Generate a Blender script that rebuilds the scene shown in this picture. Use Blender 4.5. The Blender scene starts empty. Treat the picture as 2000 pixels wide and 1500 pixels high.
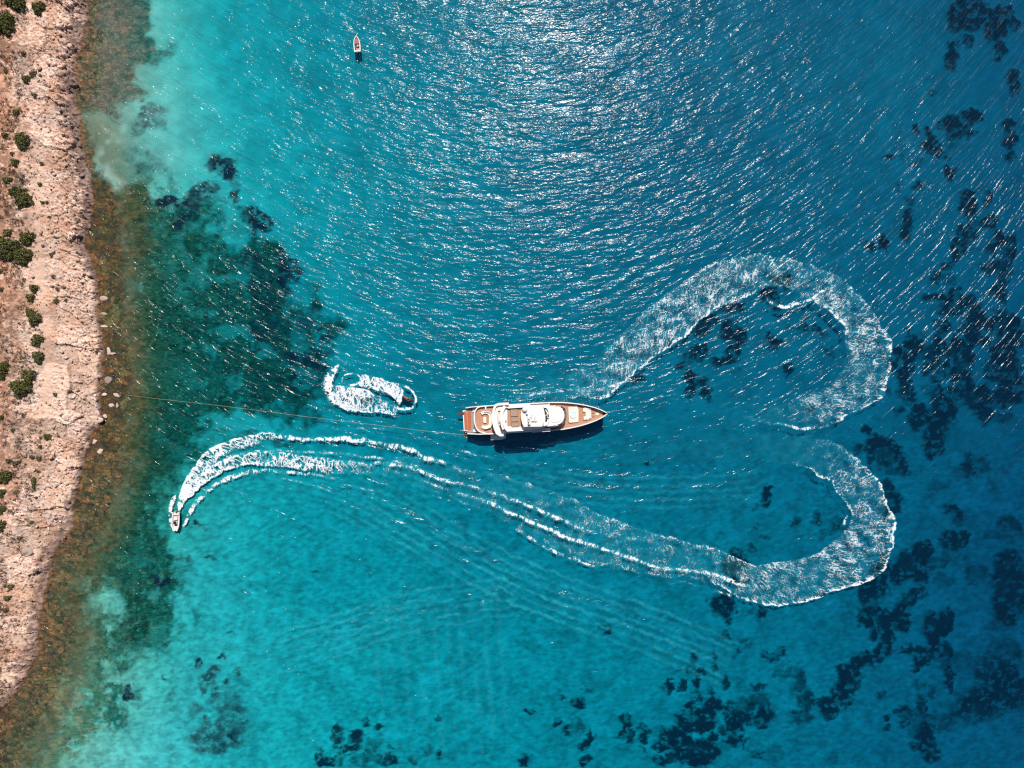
import bpy, bmesh, math, random
import numpy as np
from mathutils import Vector, Matrix
PI = math.pi
R = math.radians
scene = bpy.context.scene
COL = scene.collection

# ------------------------------------------------------------------ camera, sky, sun, exposure
S = 0.13                       # metres of sea surface per photograph pixel
H = 179.0                      # camera height
cam_d = bpy.data.cameras.new('camera')
cam_d.sensor_width = 36.0
cam_d.lens = 18.0 / (1000 * S / H)
cam_d.clip_start = 1.0
cam_d.clip_end = 6000.0
cam = bpy.data.objects.new('camera', cam_d)
cam.location = (0, 0, H)
COL.objects.link(cam)
scene.camera = cam

SUN_EL = 58.0
SUN_AZ = 4.0                  # degrees from +Y towards +X
world = bpy.data.worlds.new('World')
scene.world = world
world.use_nodes = True
wn = world.node_tree
wn.nodes.clear()
wo = wn.nodes.new('ShaderNodeOutputWorld')
wb = wn.nodes.new('ShaderNodeBackground')
ws = wn.nodes.new('ShaderNodeTexSky')
ws.sky_type = 'NISHITA'
ws.sun_disc = False
ws.sun_elevation = R(SUN_EL)
ws.sun_rotation = R(SUN_AZ)
wb.inputs[1].default_value = 0.06
wn.links.new(ws.outputs[0], wb.inputs[0])
wn.links.new(wb.outputs[0], wo.inputs[0])
sun_d = bpy.data.lights.new('sun', 'SUN')
sun_d.energy = 4.9
sun_d.angle = R(0.5)
sun_d.color = (1.0, 0.93, 0.85)
sun = bpy.data.objects.new('sun', sun_d)
COL.objects.link(sun)
_d = Vector((math.sin(R(SUN_AZ)) * math.cos(R(SUN_EL)), math.cos(R(SUN_AZ)) * math.cos(R(SUN_EL)), math.sin(R(SUN_EL))))
sun.rotation_euler = _d.to_track_quat('Z', 'Y').to_euler()
sun.location = _d * 300
scene.view_settings.view_transform = 'Standard'
scene.view_settings.look = 'None'
scene.view_settings.exposure = 0.12
scene.view_settings.gamma = 1.0
scene.cycles.max_bounces = 5
scene.cycles.diffuse_bounces = 2
scene.cycles.volume_bounces = 0
scene.cycles.caustics_reflective = False
scene.cycles.caustics_refractive = False
scene.cycles.transparent_max_bounces = 16
scene.cycles.use_denoising = False
scene.cycles.use_adaptive_sampling = False
scene.cycles.sample_clamp_direct = 1.8
scene.cycles.filter_width = 1.2

KD = 0.30                      # seabed depth scale (apparent depth)
# ------------------------------------------------------------------ small maths
def W(px, py, z=0.0):
    k = S * (H - z) / H
    return Vector(((px - 1000) * k, (750 - py) * k, z))

def h2(ix, iy, seed):
    n = (ix.astype(np.int64) * 374761393 + iy.astype(np.int64) * 668265263 + seed * 1442695041) & 0xFFFFFFFF
    n = ((n ^ (n >> 13)) * 1274126177) & 0xFFFFFFFF
    n = ((n ^ (n >> 15)) * 2246822519) & 0xFFFFFFFF
    n = n ^ (n >> 16)
    return (n & 0xFFFFFF).astype(np.float64) / 0xFFFFFF

def vn(x, y, seed=0):
    ix = np.floor(x); iy = np.floor(y)
    fx = x - ix; fy = y - iy
    fx = fx * fx * (3 - 2 * fx); fy = fy * fy * (3 - 2 * fy)
    a = h2(ix, iy, seed); b = h2(ix + 1, iy, seed); c = h2(ix, iy + 1, seed); d = h2(ix + 1, iy + 1, seed)
    return (a * (1 - fx) + b * fx) * (1 - fy) + (c * (1 - fx) + d * fx) * fy

def fbm(x, y, scale, octv=4, seed=0, rough=0.5):
    t = 0.0; a = 1.0; s = 0.0; f = 1.0 / scale
    for i in range(octv):
        t = t + a * vn(x * f + 17.3 * i, y * f - 9.1 * i, seed + i * 7)
        s += a; a *= rough; f *= 2.03
    return t / s               # 0..1

def worley(x, y, scale, seed=0, jit=0.9):
    x = x / scale; y = y / scale
    ix = np.floor(x); iy = np.floor(y)
    f1 = np.full(x.shape, 9.0); f2 = np.full(x.shape, 9.0)
    r1 = np.zeros(x.shape); r2 = np.zeros(x.shape); r3 = np.zeros(x.shape); ox = np.zeros(x.shape); oy = np.zeros(x.shape)
    for dx in (-1, 0, 1):
        for dy in (-1, 0, 1):
            cx = ix + dx; cy = iy + dy
            px = cx + 0.5 + jit * (h2(cx, cy, seed) - 0.5)
            py = cy + 0.5 + jit * (h2(cx, cy, seed + 1) - 0.5)
            ddx = x - px; ddy = y - py
            d = np.sqrt(ddx * ddx + ddy * ddy)
            m = d < f1
            f2 = np.where(m, f1, np.minimum(f2, d))
            r1 = np.where(m, h2(cx, cy, seed + 2), r1)
            r2 = np.where(m, h2(cx, cy, seed + 3), r2)
            r3 = np.where(m, h2(cx, cy, seed + 4), r3)
            ox = np.where(m, ddx, ox); oy = np.where(m, ddy, oy)
            f1 = np.where(m, d, f1)
    return f1, f2, r1, r2, r3, ox, oy

def ss(a, b, x):
    t = np.clip((x - a) / (b - a), 0, 1)
    return t * t * (3 - 2 * t)

def lerp(a, b, t):
    return a + (b - a) * t

def inpoly(px, py, poly):
    inside = np.zeros(px.shape, bool)
    n = len(poly)
    for i in range(n):
        x1, y1 = poly[i]; x2, y2 = poly[(i + 1) % n]
        if y1 == y2:
            continue
        c = ((y1 > py) != (y2 > py)) & (px < (x2 - x1) * (py - y1) / (y2 - y1) + x1)
        inside ^= c
    return inside

def polydist(px, py, pts, closed=False):
    """distance, signed side and arc parameter (0..1) to a polyline"""
    best = np.full(px.shape, 1e9); side = np.zeros(px.shape); arc = np.zeros(px.shape)
    P = list(pts) + ([pts[0]] if closed else [])
    L = [math.dist(P[i], P[i + 1]) for i in range(len(P) - 1)]
    tot = sum(L); acc = 0
    for i in range(len(P) - 1):
        ax, ay = P[i]; bx, by = P[i + 1]
        vx, vy = bx - ax, by - ay
        t = np.clip(((px - ax) * vx + (py - ay) * vy) / (vx * vx + vy * vy + 1e-9), 0, 1)
        dx = px - ax - t * vx; dy = py - ay - t * vy
        d = np.sqrt(dx * dx + dy * dy)
        m = d < best
        best = np.where(m, d, best)
        side = np.where(m, np.sign(vx * dy - vy * dx), side)
        arc = np.where(m, (acc + t * L[i]) / tot, arc)
        acc += L[i]
    return best, side, arc

# ------------------------------------------------------------------ materials
def nmat(name):
    m = bpy.data.materials.new(name)
    m.use_nodes = True
    nt = m.node_tree
    nt.nodes.clear()
    out = nt.nodes.new('ShaderNodeOutputMaterial')
    return m, nt, out

def N(nt, t, **kw):
    n = nt.nodes.new(t)
    for k, v in kw.items():
        if k.startswith('i_'):
            n.inputs[k[2:].replace('_', ' ')].default_value = v
        else:
            setattr(n, k, v)
    return n

def math_n(nt, op, a, b=None, c=None, clamp=False):
    n = nt.nodes.new('ShaderNodeMath'); n.operation = op; n.use_clamp = clamp
    for i, v in enumerate((a, b, c)):
        if v is None: continue
        if isinstance(v, (int, float)): n.inputs[i].default_value = v
        else: nt.links.new(v, n.inputs[i])
    return n.outputs[0]

def simple(name, col, rough=0.5, var=0.06, scale=1.2, spec=0.5, bump=0.0, metal=0.0):
    m, nt, out = nmat(name)
    b = N(nt, 'ShaderNodeBsdfPrincipled')
    b.inputs['Roughness'].default_value = rough
    b.inputs['Specular IOR Level'].default_value = spec
    b.inputs['Metallic'].default_value = metal
    tc = N(nt, 'ShaderNodeTexCoord')
    no = N(nt, 'ShaderNodeTexNoise'); no.inputs['Scale'].default_value = scale; no.inputs['Detail'].default_value = 4
    nt.links.new(tc.outputs['Object'], no.inputs['Vector'])
    mx = N(nt, 'ShaderNodeMix', data_type='RGBA')
    c = list(col)
    mx.inputs[6].default_value = [max(0, v * (1 - var)) for v in c] + [1]
    mx.inputs[7].default_value = [min(1, v * (1 + var)) for v in c] + [1]
    nt.links.new(no.outputs[0], mx.inputs[0])
    nt.links.new(mx.outputs[2], b.inputs['Base Color'])
    if bump:
        bp = N(nt, 'ShaderNodeBump'); bp.inputs['Distance'].default_value = bump
        nt.links.new(no.outputs[0], bp.inputs['Height']); nt.links.new(bp.outputs[0], b.inputs['Normal'])
    nt.links.new(b.outputs[0], out.inputs[0])
    return m

def attr_mat(name, attr='col', rough=0.9, fine=0.15, fscale=3.0, bump=0.0, spec=0.2):
    """surface colour from a vertex attribute, broken up by fine noise"""
    m, nt, out = nmat(name)
    b = N(nt, 'ShaderNodeBsdfPrincipled')
    b.inputs['Roughness'].default_value = rough
    b.inputs['Specular IOR Level'].default_value = spec
    a = N(nt, 'ShaderNodeAttribute'); a.attribute_name = attr
    g = N(nt, 'ShaderNodeNewGeometry')
    no = N(nt, 'ShaderNodeTexNoise'); no.inputs['Scale'].default_value = fscale; no.inputs['Detail'].default_value = 5; no.inputs['Roughness'].default_value = 0.65
    nt.links.new(g.outputs['Position'], no.inputs['Vector'])
    f = math_n(nt, 'MULTIPLY_ADD', no.outputs[0], fine * 4, 1 - fine * 2)
    vm = N(nt, 'ShaderNodeVectorMath', operation='SCALE')
    nt.links.new(a.outputs['Color'], vm.inputs[0]); nt.links.new(f, vm.inputs['Scale'])
    nt.links.new(vm.outputs[0], b.inputs['Base Color'])
    if bump:
        bp = N(nt, 'ShaderNodeBump'); bp.inputs['Distance'].default_value = bump
        nt.links.new(no.outputs[0], bp.inputs['Height']); nt.links.new(bp.outputs[0], b.inputs['Normal'])
    nt.links.new(b.outputs[0], out.inputs[0])
    return m

def teak_mat(name, col, pitch=0.22):
    m, nt, out = nmat(name)
    b = N(nt, 'ShaderNodeBsdfPrincipled'); b.inputs['Roughness'].default_value = 0.6
    tc = N(nt, 'ShaderNodeTexCoord')
    sp = N(nt, 'ShaderNodeSeparateXYZ'); nt.links.new(tc.outputs['Object'], sp.inputs[0])
    fr = math_n(nt, 'FRACT', math_n(nt, 'DIVIDE', sp.outputs[1], pitch))
    seam = math_n(nt, 'LESS_THAN', fr, 0.14)
    no = N(nt, 'ShaderNodeTexNoise'); no.inputs['Scale'].default_value = 1.4; no.inputs['Detail'].default_value = 5
    mp = N(nt, 'ShaderNodeMapping'); mp.inputs['Scale'].default_value = (0.5, 5, 1)
    nt.links.new(tc.outputs['Object'], mp.inputs[0]); nt.links.new(mp.outputs[0], no.inputs['Vector'])
    mx = N(nt, 'ShaderNodeMix', data_type='RGBA')
    mx.inputs[6].default_value = [v * 0.75 for v in col] + [1]; mx.inputs[7].default_value = [min(1, v * 1.22) for v in col] + [1]
    nt.links.new(no.outputs[0], mx.inputs[0])
    m2 = N(nt, 'ShaderNodeMix', data_type='RGBA'); m2.inputs[7].default_value = [v * 0.35 for v in col] + [1]
    nt.links.new(math_n(nt, 'MULTIPLY', seam, 0.8), m2.inputs[0]); nt.links.new(mx.outputs[2], m2.inputs[6])
    nt.links.new(m2.outputs[2], b.inputs['Base Color']); nt.links.new(b.outputs[0], out.inputs[0])
    return m

M = {}
M['white'] = simple('white_gelcoat', (0.70, 0.68, 0.67), 0.25, 0.03, 0.4)
M['white2'] = simple('cream_cushion', (0.66, 0.60, 0.55), 0.8, 0.06, 1.5)
M['grey'] = simple('grey_fitting', (0.25, 0.25, 0.27), 0.5)
M['glass'] = simple('dark_tinted_glass', (0.02, 0.022, 0.03), 0.08, 0.2)
M['black'] = simple('black_rubber', (0.018, 0.018, 0.02), 0.45, 0.2)
M['teak'] = teak_mat('teak_deck', (0.44, 0.225, 0.135))
M['teak_var'] = teak_mat('varnished_teak', (0.42, 0.105, 0.03), 0.3)
M['brown_pad'] = simple('taupe_pad', (0.33, 0.24, 0.18), 0.9, 0.08)
M['wood_red'] = simple('red_wood', (0.30, 0.09, 0.05), 0.6, 0.3, 3)
M['wood_dark'] = simple('dark_wood', (0.06, 0.025, 0.02), 0.6, 0.3, 3)
M['steel'] = simple('brushed_steel', (0.5, 0.5, 0.52), 0.3, 0.05, metal=0.9)
M['skin'] = simple('tanned_skin', (0.42, 0.22, 0.13), 0.6, 0.05)
M['vest'] = simple('orange_brown_vest', (0.30, 0.09, 0.04), 0.8, 0.1)
M['shorts'] = simple('maroon_shorts', (0.10, 0.02, 0.03), 0.8, 0.1)
M['hair'] = simple('dark_hair', (0.02, 0.012, 0.01), 0.7, 0.1)
M['rope'] = simple('tan_rope', (.40, .32, .19), 0.9, 0.2, 4)
M['red'] = simple('red_cloth', (0.55, 0.03, 0.02), 0.8)
M['yellow'] = simple('yellow_cloth', (0.75, 0.55, 0.25), 0.8)
M['water_blue'] = simple('pool_water', (0.55, 0.72, 0.80), 0.05, 0.05)
M['taupe'] = simple('taupe_cushion', (.42, .32, .28), .9)
M['purple'] = simple('dark_purple_hull', (0.05, 0.02, 0.06), 0.3, 0.2)

# ------------------------------------------------------------------ object helpers
def tag(o, label=None, cat=None, group=None, kind=None):
    if label: o['label'] = label
    if cat: o['category'] = cat
    if group: o['group'] = group
    if kind: o['kind'] = kind
    return o

def link(name, me, mat=None, parent=None):
    o = bpy.data.objects.new(name, me)
    COL.objects.link(o)
    if mat is not None:
        me.materials.append(mat)
    if parent is not None:
        o.parent = parent
    return o

def empty(name, loc=(0, 0, 0), rz=0.0):
    o = bpy.data.objects.new(name, None)
    COL.objects.link(o)
    o.location = loc
    o.rotation_euler = (0, 0, rz)
    return o

def grid_mesh(name, X, Y, Z, mask=None):
    """X,Y,Z 2-D arrays -> quad grid"""
    ny, nx = X.shape
    co = np.stack([X, Y, Z], -1).reshape(-1, 3).astype(np.float32)
    i = np.arange(ny * nx).reshape(ny, nx)
    q = np.stack([i[:-1, :-1], i[:-1, 1:], i[1:, 1:], i[1:, :-1]], -1).reshape(-1, 4)
    if mask is not None:
        q = q[mask.reshape(-1)]
    return raw_mesh(name, co, q)

def raw_mesh(name, co, q):
    """vertices (n,3), faces (m,k) all of the same size"""
    co = np.asarray(co, np.float32); q = np.asarray(q, np.int32)
    me = bpy.data.meshes.new(name)
    k = q.shape[1]
    me.vertices.add(len(co)); me.vertices.foreach_set('co', co.ravel())
    me.loops.add(q.size); me.loops.foreach_set('vertex_index', q.ravel())
    me.polygons.add(len(q))
    me.polygons.foreach_set('loop_start', np.arange(0, q.size, k, dtype=np.int32))
    me.update(calc_edges=True)
    me.validate()
    return me

def set_smooth(me, on=True):
    me.polygons.foreach_set('use_smooth', np.full(len(me.polygons), on))

def set_col(me, name, rgb):
    a = me.attributes.new(name, 'FLOAT_COLOR', 'POINT')
    c = np.ones((len(rgb), 4), np.float32); c[:, :3] = rgb
    a.data.foreach_set('color', c.ravel())

def set_f(me, name, v):
    a = me.attributes.new(name, 'FLOAT', 'POINT')
    a.data.foreach_set('value', np.asarray(v, np.float32).ravel())

# ------------------------------------------------------------------ terrain layout (traced in photograph pixels)
SHORE = [(-400, 190), (0, 172), (40, 172), (80, 158), (120, 150), (160, 152), (200, 148), (240, 157), (280, 160), (320, 172), (360, 178), (400, 176),
         (440, 176), (480, 168), (500, 178), (540, 192), (580, 195), (640, 195), (700, 202), (740, 197), (780, 197), (820, 197),
         (850, 176), (880, 168), (920, 160), (960, 150), (1000, 142), (1040, 135), (1080, 107), (1120, 96), (1160, 85), (1200, 73),
         (1240, 76), (1280, 68), (1320, 50), (1340, 40), (1360, 20), (1390, 0), (1420, -20), (1500, -60), (1900, -200)]
REEF = [(-400, 230), (0, 205), (60, 200), (120, 195), (180, 200), (220, 165), (260, 185), (330, 195), (360, 222), (400, 238), (460, 240), (500, 243), (600, 243), (700, 258),
        (760, 262), (800, 255), (850, 245), (900, 245), (930, 238), (950, 232), (1000, 220), (1040, 200), (1080, 178), (1120, 150), (1170, 120),
        (1200, 140), (1240, 150), (1300, 135), (1340, 118), (1400, 90), (1440, 65), (1500, 30), (1900, -100)]
def shore_x(py): return np.interp(py, [p[0] for p in SHORE], [p[1] for p in SHORE])
def reef_x(py): return -8 + np.interp(py, [p[0] for p in REEF], [p[1] for p in REEF])

CP = [(340, 60, 1.9), (300, 20, 1.1), (225, 60, .5), (230, 170, .6), (280, 110, .9), (320, 340, 1.1), (400, 300, 1.8), (260, 300, 1.0), (450, 100, 3.6), (600, 200, 5.0), (480, 480, 4.0), (800, 400, 6.4),
      (700, 560, 6.2), (1000, 600, 8.2), (1000, 150, 7.6), (1200, 300, 10.6), (1500, 300, 10.6), (1500, 60, 10.0), (1800, 150, 9.6), (1850, 600, 11.5), (1400, 700, 10.0),
      (1100, 1000, 7.8), (1040, 820, 8.2), (600, 1100, 4.7), (800, 1300, 4.8), (500, 1450, 3.3), (420, 1200, 3.0), (1200, 1350, 6.3), (1600, 1350, 8.6),
      (1600, 1000, 9.5), (1950, 1450, 11.8), (1980, 1150, 14), (1900, 950, 12.0), (400, 600, 3.0), (330, 800, 2.4), (560, 700, 4.5), (450, 900, 3.6), (300, 1100, 2.0),
      (250, 1350, 1.3), (350, 1450, 2.0), (150, 1480, 1.0), (620, 850, 5.0), (850, 700, 7.2), (850, 950, 6.6), (2300, 700, 15), (2300, 1500, 14), (1000, 2000, 8),
      (1000, -500, 12), (2000, -400, 13), (300, 1900, 3), (300, -400, 3.0), (250, 620, 1.8), (240, 1180, 1.4)]
_A = np.array(CP, float)
def _rbf_fit():
    d = np.sqrt((_A[:, None, 0] - _A[None, :, 0]) ** 2 + (_A[:, None, 1] - _A[None, :, 1]) ** 2)
    K = d + 40.0 * np.eye(len(_A)) * -1
    n = len(_A)
    Mx = np.zeros((n + 3, n + 3)); Mx[:n, :n] = K; Mx[:n, n] = 1; Mx[:n, n + 1] = _A[:, 0] / 1000; Mx[:n, n + 2] = _A[:, 1] / 1000
    Mx[n, :n] = 1; Mx[n + 1, :n] = _A[:, 0] / 1000; Mx[n + 2, :n] = _A[:, 1] / 1000
    return np.linalg.solve(Mx, np.r_[_A[:, 2], 0, 0, 0])
_Wt = _rbf_fit()
def depth_base(px, py):
    t = np.zeros(px.shape)
    qx = np.clip(px, -300, 2400); qy = np.clip(py, -500, 2000)
    for i in range(len(_A)):
        t += _Wt[i] * np.sqrt((qx - _A[i, 0]) ** 2 + (qy - _A[i, 1]) ** 2)
    n = len(_A)
    t += _Wt[n] + _Wt[n + 1] * qx / 1000 + _Wt[n + 2] * qy / 1000
    t = np.clip(t, 0.6, 18)
    sx = shore_x(py); rx = reef_x(py)
    ter = 0.05 + 0.32 * np.clip((px - sx) / np.maximum(rx - sx, 5), 0, 1)
    k = ss(0, 95, px - rx)
    return lerp(ter, t, k)

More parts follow.
